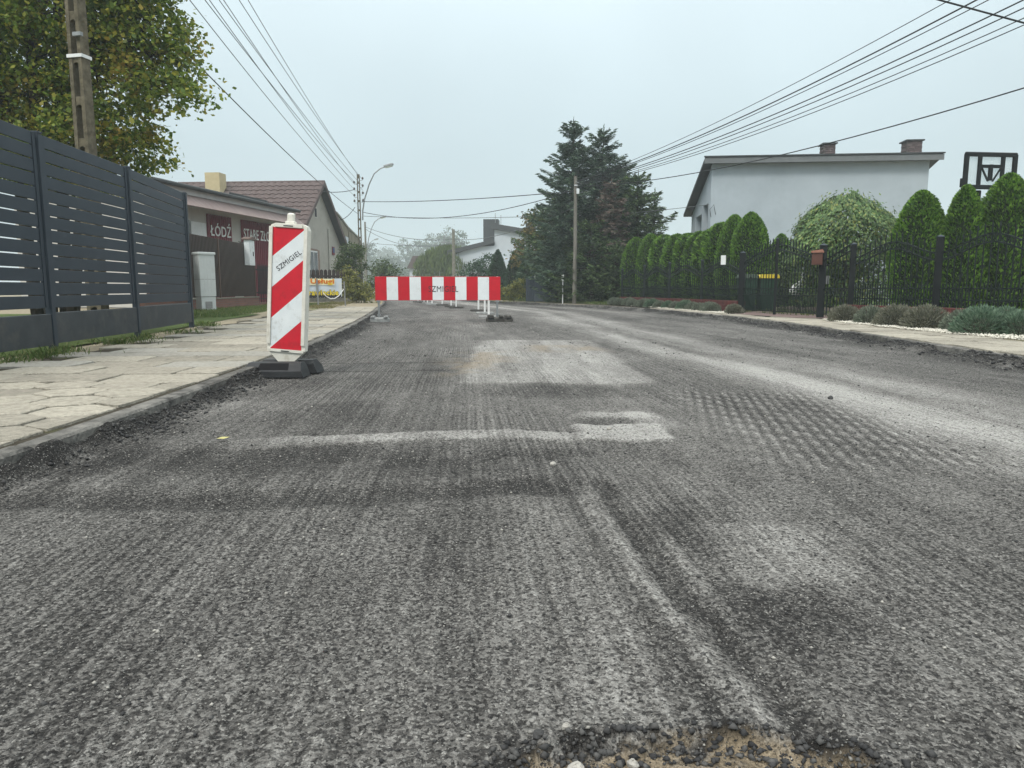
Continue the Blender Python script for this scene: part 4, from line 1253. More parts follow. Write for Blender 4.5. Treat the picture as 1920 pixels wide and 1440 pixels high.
part('number_field', MB().box((6.4, -.05, 2.98), (.3, .02, .3)), M['blue_ink'], npl)
part('downpipe', MB().tube([(5.5, -.05, .2), (5.5, -.05, 4.2)], .035, 6), M['render_grey'], gh)

# picket fence of dark boards before the house
wf0, wf1 = Vector((-11.2, 37.6)), Vector((-8.25, 38.4))
wfL = (wf1 - wf0).length
wf = thing('board_fence', 'dark brown round topped board fence in front of the grey house', 'fence', (wf0.x, wf0.y, .1), math.atan2(wf1.y - wf0.y, wf1.x - wf0.x))
bm_ = MB().prism([(-.085, .18), (.085, .18), (.085, 1.55), (.06, 1.62), (0, 1.65), (-.06, 1.62), (-.085, 1.55)], -.012, .012).mesh('board'); bm_.materials.append(M['wood_dark'])
nbd = 15
for q in range(nbd): part('board', bm_, None, wf, (.1 + q * (wfL - .2) / (nbd - 1), 0, 0))
part('rail', MB().box((wfL / 2, .04, .5), (wfL, .04, .09)).box((wfL / 2, .04, 1.3), (wfL, .04, .09)), M['wood_dark'], wf)
part('plinth', MB().box((wfL / 2, 0, .08), (wfL, .12, .2)), M['concrete'], wf)
wf2 = thing('board_fence', 'dark brown board fence running back along the road past the yellow green shrub', 'fence', (-8.2, 38.45, .1), R(98))
for q in range(24): part('board', bm_, None, wf2, (.1 + q * .2, 0, 0))
part('rail', MB().box((2.4, .04, .5), (4.8, .04, .09)).box((2.4, .04, 1.3), (4.8, .04, .09)), M['wood_dark'], wf2)

# tailor's banner on two posts
bn0, bn1 = Vector((-7.95, 27.3)), Vector((-6.58, 28.1))
bnL = (bn1 - bn0).length; bna = math.atan2(bn1.y - bn0.y, bn1.x - bn0.x)
bn = thing('banner', 'printed vinyl banner with red and yellow lettering tied to metal posts', 'banner', (bn0.x, bn0.y, .08), bna)
sheet = MB(); vs = []; fs = []
nx_, nz_ = 14, 6
for i in range(nx_ + 1):
    for j in range(nz_ + 1):
        u, v = i / nx_, j / nz_
        vs.append((u * bnL, .02 * math.sin(u * 9) * (1 - v * .5), .37 + v * .70 - .02 * math.sin(u * math.pi)))
for i in range(nx_):
    for j in range(nz_):
        a = i * (nz_ + 1) + j; fs.append((a, a + nz_ + 1, a + nz_ + 2, a + 1))
sheet.add(vs, fs)
for v in sheet.v[:]: pass
part('sheet', sheet, M['banner'], bn)
part('printed_field', MB().box((bnL * .42, -.026, .93), (bnL * .8, .006, .24)), M['cream_print'], bn)
part('printed_field', MB().box((bnL * .52, -.026, .40), (bnL * .9, .006, .10)), M['ink'], bn)
part('printed_field', MB().box((bnL * .1, -.028, .66), (bnL * .16, .006, .22)), M['yellow_ink'], bn)
for body, zz, xx, ww_, hh_, m_, mo, nm in (('Usługi', .93, bnL * .52, .92, .25, M['orange_ink'], M['yellow_ink'], 0), ('krawieckie', .53, bnL * .50, 1.32, .23, M['yellow_ink'], M['ink'], 0)):
    me, w_, h_ = text_mesh(body, .3, mo, .018, .002)
    part('lettering', me, None, bn, (xx, -.034, zz), (R(90), 0, 0), (ww_ / w_, hh_ / h_, 1))
    me, w_, h_ = text_mesh(body, .3, m_, .006, .002)
    part('lettering', me, None, bn, (xx, -.041, zz), (R(90), 0, 0), (ww_ * .97 / w_, hh_ * .94 / h_, 1))
part('hose', MB().tube([(bnL * .52, -.06, .52), (bnL * .60, -.07, .38), (bnL * .70, -.08, .29), (bnL * .80, -.08, .30), (bnL * .90, -.08, .40), (bnL * .98, -.07, .55), (bnL * 1.03, -.05, .66)], .018, 6), M['white_paint'], bn)
part('post', MB().tube([(bnL * .40, -.06, -.05), (bnL * .385, -.05, 1.03)], .035, 8), M['galv'], bn)
part('post', MB().tube([(bnL * 1.07, -.03, -.05), (bnL * 1.05, -.03, .95)], .028, 8), M['galv'], bn)

# old plastered building further on
ob = thing('old_building', 'old stained plaster building with a tall bricked-up white window strip', 'building', (-12.35, 51, .1), math.atan2(15.0, -1.35))
part('wall', MB().prism([(0, -.2), (16, -.2), (16, 4.6), (13.4, 5.05), (7, 5.35), (3, 5.75), (1.2, 5.9), (0, 5.85)], 0, 7), M['old_plaster'], ob)
part('coping', MB().prism([(-.08, 5.86), (1.2, 5.91), (3, 5.76), (7, 5.36), (13.4, 5.06), (16.1, 4.61), (16.1, 4.74), (13.4, 5.2), (7, 5.5), (3, 5.9), (1.2, 6.05), (-.08, 6.0)], -.08, 7.05), M['concrete'], ob)
part('blocked_window', MB().box((6.2, -.02, 3.2), (1.5, .06, 2.9)), M['far_white'], ob)
part('window', MB().box((11, -.02, 3.0), (1.6, .06, 1.2)), M['dark_void'], ob)
part('pier', MB().box((7.3, -.03, 2.7), (.3, .1, 5.3)), M['old_plaster'], ob)
# ------------------------------------------------------------------ street poles with lamps
P2 = (-9.75, 47.0)
p2 = slotted_pole((P2[0], P2[1], .08), 7.85, R(4), 'concrete utility pole with curved street lamp arm beyond the grey house', .26, .2, .62, strap=False)
def lamp_arm(t, s=1.0, z0=5.0):
    arm = part('lamp_arm', MB().tube([(.22, -.12, z0), (.24, -.14, z0 + .6), (.38, -.2, z0 + 1.3), (.72, -.3, z0 + 2.25), (1.05, -.4, z0 + 2.85), (1.45, -.5, z0 + 3.15), (1.75, -.55, z0 + 3.25)], [.045, .045, .042, .04, .038, .035, .035], 7), M['galv'], t)
    hd_ = MB(); hd_.bbox((0, 0, .02), (.62, .24, .12), .03)
    part('lamp_head', hd_, M['galv'], arm, (1.98, -.6, z0 + 3.33), (0, -.22, -.2))
    part('lamp_lens', MB().bbox((0, 0, -.075), (.46, .19, .07), .02), M['lamp_glass'], arm, (1.98, -.6, z0 + 3.33), (0, -.22, -.2))
lamp_arm(p2, 1, 5.0)
def insulators(t, zs, x):
    for z in zs:
        mb = MB().tube([(0, 0, z - .07), (0, 0, z - .02), (0, 0, z + .05), (0, 0, z + .09)], [.035, .07, .06, .03], 8)
        part('insulator', mb, M['insul'], t, (x, -.05, 0))
        part('bracket', MB().tube([(x, -.05, z - .12), (x * .3, -.05, z - .12)], .015, 5), M['galv'], t)
insulators(p2, (7.6, 7.15, 6.7, 6.25), .27)
insulators(p2, (7.35, 6.95, 6.55, 6.2), -.27)
for (x, y, h, lab) in ((-15.0, 75, 7.4, 'second street lamp pole further along the left side'), (-21.3, 105, 7.2, 'farthest street lamp pole on the left, faded by haze')):
    t = thing('street_lamp', lab, 'street lamp', (x, y, .1), 0, 'street lamps receding on the left')
    part('pole', MB().tube([(0, 0, -.1), (0, 0, h)], [.14, .09], 8), M['concrete'], t)
    lamp_arm(t, 1, h - 2.9)

# ------------------------------------------------------------------ red and white delineator post
dn = thing('delineator_post', 'red and white striped traffic delineator leaning beside the left kerb', 'delineator', (-2.0, 6.33, .0), R(-6))
LEAN = Matrix.Rotation(R(4.0), 4, 'Y')
dw, z0, z1 = .345, .205, 1.315
k_ = .05
outline = [(-dw / 2, z0 + .02), (-.055, .105), (-.05, .02), (.05, .02), (.055, .105), (dw / 2, z0 + .02), (dw / 2, z1 - k_), (dw / 2 - .015, z1 - .015), (dw / 2 - k_, z1), (-dw / 2 + k_, z1), (-dw / 2 + .015, z1 - .015), (-dw / 2, z1 - k_)]
fr_ = part('frame', MB().prism(outline, -.02, .045), M['white_plastic'], dn)
fr_.matrix_local = LEAN
rim = MB()
rim.box((-dw / 2 + .017, -.028, (z0 + z1) / 2 + .02), (.030, .02, z1 - z0 - .10)).box((dw / 2 - .017, -.028, (z0 + z1) / 2 + .02), (.030, .02, z1 - z0 - .10))
rim.box((0, -.0275, z1 - .018), (dw - .10, .018, .028)).box((0, -.0275, z0 + .014), (dw - .02, .018, .022))
part('rim', rim, M['white_plastic'], fr_)
part('slot', MB().box((0, -.0375, z0 + .012), (.075, .004, .008)).box((0, -.0375, z1 - .02), (.085, .004, .008)), M['ink'], fr_)
fw, f0, f1 = .280, .232, 1.278
fh = f1 - f0
def stripe(l0, l1, r0, r1, m, name='stripe', y=-.024):
    # fractions from the top on the left and right film edge
    poly = [(-fw / 2, f1 - fh * l1), (fw / 2, f1 - fh * r1), (fw / 2, f1 - fh * r0), (-fw / 2, f1 - fh * l0)]
    pp = []
    for q in poly:
        if not pp or (abs(q[0] - pp[-1][0]) + abs(q[1] - pp[-1][1]) > 1e-5): pp.append(q)
    if abs(pp[0][0] - pp[-1][0]) + abs(pp[0][1] - pp[-1][1]) < 1e-5: pp.pop()
    return part(name, MB().prism(pp, y, y + .003), m, fr_)
stripe(.0, .235, .0, .008, M['red_film'])
stripe(.235, .49, .008, .25, M['white_film'])
stripe(.49, .745, .25, .50, M['red_film'])
stripe(.745, .995, .50, .75, M['white_film'])
stripe(.995, 1.0, .75, 1.0, M['red_film'])
me, w_, h_ = text_mesh('SZMIGIEL', .07, M['ink'], .0, .0008)
part('lettering', me, None, fr_, (.008, -.0255, f1 - fh * .262), (R(90), R(-38.5), 0), (.262 / w_, .043 / h_, 1))
part('lamp_socket', MB().bbox((0, .02, z1 + .045), (.062, .05, .095), .012).bbox((0, .02, z1 + .008), (.085, .06, .03), .006), M['white_plastic'], fr_)
# rubber base: two sloped blocks joined by a tongue
def base_block(depth_front):
    mb = MB()
    L_, hgt, dpt = .53, .118, .22
    prof_ = [(-dpt / 2, 0), (-dpt / 2, .052), (-dpt * .12, hgt), (dpt / 2 - .02, hgt), (dpt / 2, hgt - .03), (dpt / 2, 0)]
    n_ = len(prof_)
    vs = []
    for sx_, ins in ((-1, 0), (1, 0)):
        for (y_, z_) in prof_:
            vs.append((sx_ * (L_ / 2 - .35 * z_ ), y_, z_))
    fs = [tuple(range(n_ - 1, -1, -1)), tuple(range(n_, 2 * n_))]
    for i in range(n_):
        j = (i + 1) % n_
        fs.append((i, j, n_ + j, n_ + i))
    return mb.add(vs, fs)
bs = part('rubber_base', base_block(0), M['black_rubber'], dn, (-.015, -.17, .012), (0, 0, R(6)))
M['recess_shade'] = pmat('black_recess_shade', (.006, .006, .007), (.004, .004, .005), 5, .9, 0)  # near-black colour on flat faces, standing in for shade inside a hollow
part('recess_shade', MB().add([(-.13, -.099, .0625), (.135, -.099, .0625), (.125, -.034, .114), (-.12, -.034, .114)], [(0, 1, 2, 3)]), M['recess_shade'], bs)
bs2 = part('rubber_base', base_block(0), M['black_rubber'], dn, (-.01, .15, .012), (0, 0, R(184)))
for sx_ in (-1, 1): part('recess_shade', MB().box((sx_ * .17, -.0, .1), (.07, .08, .012)), M['recess_shade'], bs2)
part('tongue', MB().bbox((.02, 0, .055), (.30, .2, .07), .01), M['black_rubber'], dn)

# ------------------------------------------------------------------ board barriers
def striped_barrier(p0, p1, label, z0, z1, front=False, group=None, n_=11):
    p0, p1 = Vector(p0), Vector(p1)
    Lb = (p1 - p0).length
    t = thing('road_barrier', label, 'barrier', (p0.x, p0.y, 0), math.atan2(p1.y - p0.y, p1.x - p0.x), group)
    b_ = part('board', MB().bbox((Lb / 2, .012, (z0 + z1) / 2), (Lb, .02, z1 - z0), .003), M['barrier_red'], t)
    w_ = Lb / n_
    for i in range(n_):
        part('stripe', MB().box((w_ * (i + .5) + (.012 if i % 2 else 0) * 0, -.0005, (z0 + z1) / 2), (w_ - .004 if i else w_ - .01, .004, z1 - z0 - .016)), M['barrier_white'] if i % 2 else M['barrier_red'], b_)
    return t, b_, Lb
BZ0, BZ1 = .49, 1.03
t, b_, Lb = striped_barrier((-3.12, 16.55), (-.27, 16.78), 'wide red and white striped barrier board closing the lane', BZ0, BZ1)
me, w_, h_ = text_mesh('SZMIGIEL', .2, M['ink'], 0, .001)
part('lettering', me, None, b_, (1.55, -.0045, (BZ0 + BZ1) / 2 - .01), (R(90), 0, 0), (.68 / w_, .135 / h_, 1))
for xl, fm, lab in ((.07, M['grey_foot'], 0), (Lb - .07, M['worn_rubber'], 1)):
    lg = part('leg', MB().bbox((xl, .045, .55), (.045, .04, .98), .004), M['galv'], t)
    part('clamp', MB().box((xl, .03, BZ0 - .02), (.08, .06, .05)).box((xl, .045, .16), (.07, .065, .04)), M['galv'], lg)
    if lab == 0:
        ft = part('foot', MB().bbox((xl + .02, .05, .055), (.42, .36, .10), .035), fm, t)
        part('grip', MB().bbox((xl - .13, .0, .115), (.09, .3, .05), .015).bbox((xl + .16, .0, .115), (.09, .3, .05), .015), fm, ft)
    else:
        ft = part('foot', MB().bbox((xl + .05, .05, .055), (.62, .40, .10), .03), fm, t)
        part('grip', MB().bbox((xl - .16, -.02, .125), (.14, .34, .07), .02).bbox((xl + .24, -.02, .125), (.14, .34, .07), .02).tube([(xl + .02, -.16, .13), (xl + .12, -.16, .13)], .03, 6), fm, ft)
legs = [(-.55, 18.54), (-.77, 21.65), (-1.07, 24.18), (-2.13, 28.12), (-2.45, 29.73), (-3.09, 32.53), (-3.72, 34.13), (-4.22, 36.53), (-4.63, 38.57), (-5.16, 40.05)]
ordn = ['first', 'second', 'third', 'fourth', 'fifth']
for i in range(5):
    a, c_ = legs[2 * i], legs[2 * i + 1]
    t, b_, Lb = striped_barrier(a, c_, ordn[i] + ' barrier seen edge on, standing lengthwise behind the wide striped board', .55, .98, group='barriers lined along the lane', n_=9)
    for xl in (.03, Lb - .03):
        part('leg', MB().bbox((xl, .045, .5), (.05, .05, .95), .004), M['white_paint'], t)
        part('foot', MB().bbox((xl, .045, .035), (.30, .52, .07), .02), M['grey_foot'] if i in (0, 3) else M['worn_rubber'], t)

# ------------------------------------------------------------------ RIGHT: ornate iron fence, gate and wicket
FR = [(4.55, 30.0), (5.1, 28.0), (5.48, 25.3), (5.95, 22.8), (6.2, 19.6), (6.9, 16.2), (7.1, 15.2), (7.6, 13.0), (8.05, 10.9), (8.5, 8.9)]
pick_me = MB().box((0, 0, .5), (.016, .016, 1.0)).mesh('picket')
tip_me = MB().add([(-.014, -.014, 0), (.014, -.014, 0), (.014, .014, 0), (-.014, .014, 0), (0, 0, .07)], [(0, 1, 4), (1, 2, 4), (2, 3, 4), (3, 0, 4), (3, 2, 1, 0)]).mesh('spear_tip')
rg = MB(); rg.tube([(.055 * math.cos(2 * math.pi * i / 12), 0, .055 * math.sin(2 * math.pi * i / 12)) for i in range(13)], .008, 4, False)
ring_me = rg.mesh('scroll_ring')
scr = MB(); scr.tube([(.05 * (1 - i / 14) * math.cos(i * .55), 0, .09 + .05 * (1 - i / 14) * math.sin(i * .55)) for i in range(12)], .007, 4).tube([(-.05 * (1 - i / 14) * math.cos(i * .55), 0, .09 + .05 * (1 - i / 14) * math.sin(i * .55)) for i in range(12)], .007, 4).box((0, 0, .02), (.03, .03, .05))
scroll_me = scr.mesh('scroll')
for m_ in (pick_me, tip_me, ring_me, scroll_me): m_.materials.append(M['green_iron'])

def iron_span(root, org, A, B, zb, hfun, step=.135, rails=(.66, .46), lower=True, rings=True, inset=.07, lowz=None):
    """vertical bars between posts A and B; hfun(u) is the height of the upper wavy rail"""
    A, B = Vector(A), Vector(B)
    Ls = (B - A).length; d = (B - A) / Ls; a = math.atan2(d.y, d.x)
    def pos(s, z): return (A.x + d.x * s - org[0], A.y + d.y * s - org[1], z)
    N_ = 22
    for nm, dz in (('arched_rail', 0), ('arched_rail', -.135)):
        part(nm, MB().tube([pos(inset + (Ls - 2 * inset) * i / N_, hfun(i / N_) + dz) for i in range(N_ + 1)], .016, 4), M['green_iron'], root)
    for z in rails:
        part('rail', MB().tube([pos(inset, z), pos(Ls - inset, z)], .016, 4), M['green_iron'], root)
    k = int((Ls - 2 * inset) / step)
    st = (Ls - 2 * inset) / k
    for i in range(1, k):
        s_ = inset + st * i; u = i / k
        zt = hfun(u) + .13
        pk_ = part('picket', pick_me, None, root, pos(s_, zb), (0, 0, a), (1, 1, zt - zb))
        part('spear_tip', tip_me, None, pk_, (0, 0, 1), (0, 0, 0), (1, 1, 1 / (zt - zb)))
        if i % 3 == 0: part('scroll', scroll_me, None, root, pos(s_, hfun(u) - .62), (0, 0, a))
    if rings:
        kr_ = int((Ls - 2 * inset) / .128)
        for i in range(kr_):
            s_ = inset + (Ls - 2 * inset) * (i + .5) / kr_
            part('scroll_ring', ring_me, None, root, pos(s_, hfun((i + .5) / kr_) - .0675), (0, 0, a))
    if lower:
        for i in range(k):
            part('picket', pick_me, None, root, pos(inset + st * (i + .5), zb), (0, 0, a), (1, 1, rails[0] + .09 - zb))
def wave(lo, hi):
    return lambda u: lo + (hi - lo) * (.5 - .5 * math.cos(2 * math.pi * u)) ** .9
def iron_post(root, org, p, h, w=.105, m=None, zb=0):
    o = part('post', MB().box((0, 0, h / 2 + zb / 2), (w, w, h - zb)), m or M['black_iron'], root, (p[0] - org[0], p[1] - org[1], 0), (0, 0, R(70)))
    part('post_cap', MB().box((0, 0, h + .008), (w + .016, w + .016, .016)).add([(-w / 2, -w / 2, h + .016), (w / 2, -w / 2, h + .016), (w / 2, w / 2, h + .016), (-w / 2, w / 2, h + .016), (0, 0, h + .05)], [(0, 1, 4), (1, 2, 4), (2, 3, 4), (3, 0, 4)]), M['fence_grey'], o)

brick_me = MB().bbox((0, 0, 0), (.072, .25, .12), .005).mesh('brick'); brick_me.materials.append(M['brick_red'])
brick2_me = MB().bbox((0, 0, 0), (.245, .12, .062), .004).mesh('brick'); brick2_me.materials.append(M['brick_red'])
def brick_wall(name, label, pts, ends=False, courses=True):
    org = pts[0]
    t = thing(name, label, 'wall', (org[0], org[1], .1))
    body = MB()
    for i in range(len(pts) - 1):
        A, B = Vector(pts[i]), Vector(pts[i + 1]); Ls = (B - A).length; d = (B - A) / Ls; a = math.atan2(d.y, d.x)
        mid = (A + B) / 2
        body.box((mid.x - org[0], mid.y - org[1], .10), (Ls, .22, .2), a)
        n_ = max(1, int(Ls / .082))
        for q in range(n_):
            s_ = (q + .5) * Ls / n_
            part('brick', brick_me, None, t, (A.x + d.x * s_ - org[0], A.y + d.y * s_ - org[1], .262 + random.uniform(-.004, .004)), (0, 0, a))
    part('wall_core', body, M['mortar'], t)
    return t
wall_near = brick_wall('brick_wall', 'low dark red brick wall under the iron fence right of the gate', [FR[6], FR[7], FR[8], FR[9]])
wall_far = brick_wall('brick_wall', 'low dark red brick wall under the iron fence left of the gate', [FR[4], FR[3], FR[2]])
wall_far2 = None
# stretcher courses on the gate end of the far wall and its last stretch
A, B = Vector(FR[4]), Vector(FR[3]); d = (B - A).normalized(); a = math.atan2(d.y, d.x); nrm = Vector((d.y, -d.x))
if nrm.x > 0: nrm = -nrm
for cse in range(3):
    for q in range(7):
        c_ = A + d * (.13 + q * .255 + (.12 if cse % 2 else 0)) + nrm * .07
        part('brick', brick2_me, None, wall_far, (c_.x - FR[4][0], c_.y - FR[4][1], .033 + cse * .068), (0, 0, a))
far_b = MB()
for i in (2, 1):
    A, B = Vector(FR[i]), Vector(FR[i - 1]); mid = (A + B) / 2; Ls = (B - A).length
    far_b.box((mid.x - FR[4][0], mid.y - FR[4][1], .16), (Ls, .24, .32), math.atan2((B - A).y, (B - A).x))
part('far_stretch', far_b, M['brick_red'], wall_far)

fn = thing('iron_fence', 'black wrought iron fence with wavy ringed top rail right of the gate', 'fence', (FR[6][0], FR[6][1], .1))
for i in (6, 7, 8, 9): iron_post(fn, FR[6], FR[i], 1.56, .11)
for i in (6, 7, 8): iron_span(fn, FR[6], FR[i], FR[i + 1], .325, wave(1.30, 1.55))
ff_ = thing('iron_fence', 'dark green wrought iron fence with wavy top rail left of the gate', 'fence', (FR[4][0], FR[4][1], .1))
for i in (3, 2, 1, 0): iron_post(ff_, FR[4], FR[i], 1.52 if i else 1.42, .085, M['green_iron'])
for i in (4, 3, 2, 1): iron_span(ff_, FR[4], FR[i], FR[i - 1], .325, wave(1.18, 1.42), .15)
gts = thing('iron_gate', 'double leaf black wrought iron driveway gate with arched top', 'gate', (FR[4][0], FR[4][1], .1))
iron_post(gts, FR[4], FR[4], 1.60, .15); iron_post(gts, FR[4], FR[5], 1.60, .15)
A, B = Vector(FR[4]), Vector(FR[5]); mid = A.lerp(B, .47)
iron_span(gts, FR[4], A, mid, .09, lambda u: 1.32 + .42 * u ** .8, .12, (.66, .50, .10), False)
iron_span(gts, FR[4], mid, B, .09, lambda u: 1.74 - .42 * u ** 1.25, .12, (.66, .50, .10), False)
iron_post(gts, FR[4], (mid.x, mid.y), 1.86, .07)
def low_bars(root, org, A, B, z0_, z1_, step):
    A, B = Vector(A), Vector(B); Ls = (B - A).length; d = (B - A) / Ls; a = math.atan2(d.y, d.x)
    k = int((Ls - .14) / step)
    for i in range(k):
        s_ = .07 + (Ls - .14) * (i + .5) / k
        part('picket', pick_me, None, root, (A.x + d.x * s_ - org[0], A.y + d.y * s_ - org[1], z0_), (0, 0, a), (1, 1, z1_ - z0_))
        part('scroll_ring', ring_me, None, root, (A.x + d.x * s_ - org[0], A.y + d.y * s_ - org[1], .58), (0, 0, a), (.9, .9, .9))
low_bars(gts, FR[4], A, mid, .10, .50, .12); low_bars(gts, FR[4], mid, B, .10, .50, .12)
wk_ = thing('iron_wicket', 'narrow black wrought iron wicket beside the driveway gate', 'gate', (FR[5][0], FR[5][1], .1))
iron_span(wk_, FR[5], FR[5], FR[6], .09, lambda u: 1.28 + .30 * u, .11, (.66, .50, .10), False, inset=.1)
low_bars(wk_, FR[5], FR[5], FR[6], .10, .50, .10)
part('lock', MB().box((.08, -.1, .85), (.06, .05, .18)), M['galv'], wk_)
tag(part('house_number_sign', MB().box((0, 0, 0), (.14, .02, .26)), M['white_paint'], None, (5.98, 20.65, 1.56), (0, 0, R(-40))), 'small white plate fixed on the iron fence left of the gate', 'sign')
lb = thing('letterbox', 'brown metal letterbox with sloped lid on the gate post', 'letterbox', (6.72, 16.08, 1.28), R(-20))
part('box', MB().bbox((0, 0, .13), (.22, .14, .26), .008), M['copper_box'], lb)
part('lid', MB().prism([(-.13, .26), (.13, .26), (.13, .275), (.10, .33), (-.13, .30)], -.10, .09), pmat('letterbox_lid', (.34, .16, .11), (.28, .13, .09), 8, .45, .03), lb)
part('door', MB().box((0, -.074, .12), (.15, .008, .2)), M['copper_box'], lb)

# bins behind the gate
def wheelie_bin(loc, rz, label, lidm):
    t = thing('wheeled_bin', label, 'bin', loc, rz, 'wheeled bins behind the gate')
    mb = MB()
    vs = [(-.2, -.22, .06), (.2, -.22, .06), (.2, .2, .06), (-.2, .2, .06), (-.25, -.3, .95), (.25, -.3, .95), (.25, .27, .95), (-.25, .27, .95)]
    mb.add(vs, [(3, 2, 1, 0), (0, 1, 5, 4), (1, 2, 6, 5), (2, 3, 7, 6), (3, 0, 4, 7), (4, 5, 6, 7)])
    part('body', mb, M['bin_green'], t)
    part('lid', MB().prism([(-.28, .95), (.28, .95), (.28, .99), (.22, 1.06), (-.22, 1.06), (-.28, .99)], -.34, .30), lidm, t)
    for sx_ in (-.22, .22):
        part('wheel', MB().tube([(sx_ - .025, .2, .1), (sx_ + .025, .2, .1)], .1, 12), M['black_rubber'], t)
    part('handle', MB().tube([(-.2, .33, .93), (.2, .33, .93)], .018, 6), M['bin_green'], t)
wheelie_bin((6.75, 20.9, .1), R(-10), 'green wheeled bin with grey green lid behind the gate', M['bin_lid'])
wheelie_bin((7.33, 20.9, .1), R(-6), 'green wheeled bin with yellow lid behind the gate', M['bin_yellow'])
wc = thing('white_sack', 'white cloth bundle hanging on a stake behind the gate', 'cloth', (8.15, 20.5, .1))
part('stake', MB().tube([(0, 0, 0), (0, 0, 1.35)], .02, 6), M['pale_wood'], wc)
mb = MB(); mb.smooth = True
mb.tube([(.02, 0, 1.3), (.05, .0, 1.15), (.07, -.03, .98), (.03, -.02, .85), (-.08, -.02, .72), (-.16, 0, .58), (-.17, 0, .45)], [.02, .06, .08, .07, .13, .17, .10], 9)
part('cloth', mb, M['white_cloth'], wc)

# ------------------------------------------------------------------ RIGHT: hedges, shrub, lavender
th_a = thuja_meshes(.52, 2.8, 9500, 3, M['thuja'], .066, .3)
th_b = thuja_meshes(.50, 2.8, 9500, 8, M['thuja'], .066, .5)
th_s = thuja_meshes(.42, 2.75, 5600, 13, M['thuja'], .08, .12)
th_s2 = thuja_meshes(.42, 2.75, 5600, 17, M['thuja'], .08, .05)
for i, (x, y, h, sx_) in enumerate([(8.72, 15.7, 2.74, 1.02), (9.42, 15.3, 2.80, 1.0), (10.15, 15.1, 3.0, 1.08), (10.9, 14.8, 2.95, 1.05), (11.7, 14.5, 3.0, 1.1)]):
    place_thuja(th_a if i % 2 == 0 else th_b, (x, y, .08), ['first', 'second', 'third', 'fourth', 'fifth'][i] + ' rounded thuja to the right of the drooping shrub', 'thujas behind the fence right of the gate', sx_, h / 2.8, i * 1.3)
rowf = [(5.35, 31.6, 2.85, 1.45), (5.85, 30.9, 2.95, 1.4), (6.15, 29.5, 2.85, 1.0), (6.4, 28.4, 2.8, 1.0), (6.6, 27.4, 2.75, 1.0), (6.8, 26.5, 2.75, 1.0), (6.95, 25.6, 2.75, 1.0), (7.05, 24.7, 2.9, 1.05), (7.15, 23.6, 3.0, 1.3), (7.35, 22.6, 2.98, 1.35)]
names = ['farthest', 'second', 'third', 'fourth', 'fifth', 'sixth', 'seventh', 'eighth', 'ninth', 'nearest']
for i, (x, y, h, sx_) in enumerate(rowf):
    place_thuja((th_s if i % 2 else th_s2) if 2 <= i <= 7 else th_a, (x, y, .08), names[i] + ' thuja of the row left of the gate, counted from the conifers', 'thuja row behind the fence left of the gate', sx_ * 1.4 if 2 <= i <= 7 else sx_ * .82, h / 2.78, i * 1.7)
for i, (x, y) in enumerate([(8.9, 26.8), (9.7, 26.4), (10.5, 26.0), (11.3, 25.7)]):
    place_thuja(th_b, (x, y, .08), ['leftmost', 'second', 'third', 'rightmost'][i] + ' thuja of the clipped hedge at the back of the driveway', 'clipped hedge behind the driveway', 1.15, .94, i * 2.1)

# round drooping leafy shrub
M['shrub'] = leafmat('drooping_shrub_leaves', [(.035, .08, .026), (.07, .135, .042), (.115, .2, .065), (.18, .28, .1), (.26, .27, .07)], .5, .25, 1.4, .3)
sh = thing('weeping_shrub', 'large rounded shrub of drooping light green leaves beside the gate', 'shrub', (8.75, 19.2, .08))
k = 17000
u = rng.uniform(-.25, 1, k); th = rng.uniform(0, 2 * math.pi, k)
rr = np.sqrt(np.clip(1 - np.clip(u, 0, 1) ** 2, 0, 1)) * (1 - .25 * rng.uniform(0, 1, k) ** 2)
lump = 1 + .34 * (fbm(np.cos(th) * 2.2 + 5, np.sin(th) * 2.2 + u * 2.6, 6) - .5) + .07 * rng.normal(0, 1, k) * (rng.uniform(0, 1, k) < .25)
Pp = np.stack([1.42 * rr * np.cos(th) * lump, 1.3 * rr * np.sin(th) * lump, 1.7 + 1.32 * u * lump], -1)
out = np.stack([np.cos(th), np.sin(th), np.zeros(k)], -1)
ll = rng.uniform(.055, .115, k)
part('crown', leaves_mesh('crown', Pp, out * .5 + np.array([0, 0, -.8]) + rand_unit(k) * .5, out * .7 + np.array([0, 0, .7]) + rand_unit(k) * .4, ll, ll * .55, M['shrub'], .2), None, sh)
k = 2600
u = rng.uniform(.1, 1, k); th = rng.uniform(0, 2 * math.pi, k); rr = rng.uniform(.4, 1.1, k)
part('lower_foliage', leaves_mesh('lower_foliage', np.stack([rr * np.cos(th) * 1.2, rr * np.sin(th) * 1.1, .1 + 1.5 * u], -1), rand_unit(k) * .6 + np.array([0, 0, -.5]), rand_unit(k), np.full(k, .11), np.full(k, .06), M['shrub'], .2), None, sh)
part('trunk', MB().tube([(0, 0, -.05), (.04, .02, .8), (0, 0, 1.7), (0, 0, 2.4)], [.07, .06, .05, .02], 8).tube([(0, 0, 1.5), (.5, .1, 2.2), (.9, .2, 2.2)], [.04, .03, .01], 6).tube([(0, 0, 1.5), (-.5, -.1, 2.2), (-.9, -.2, 2.2)], [.04, .03, .01], 6), M['bark'], sh)

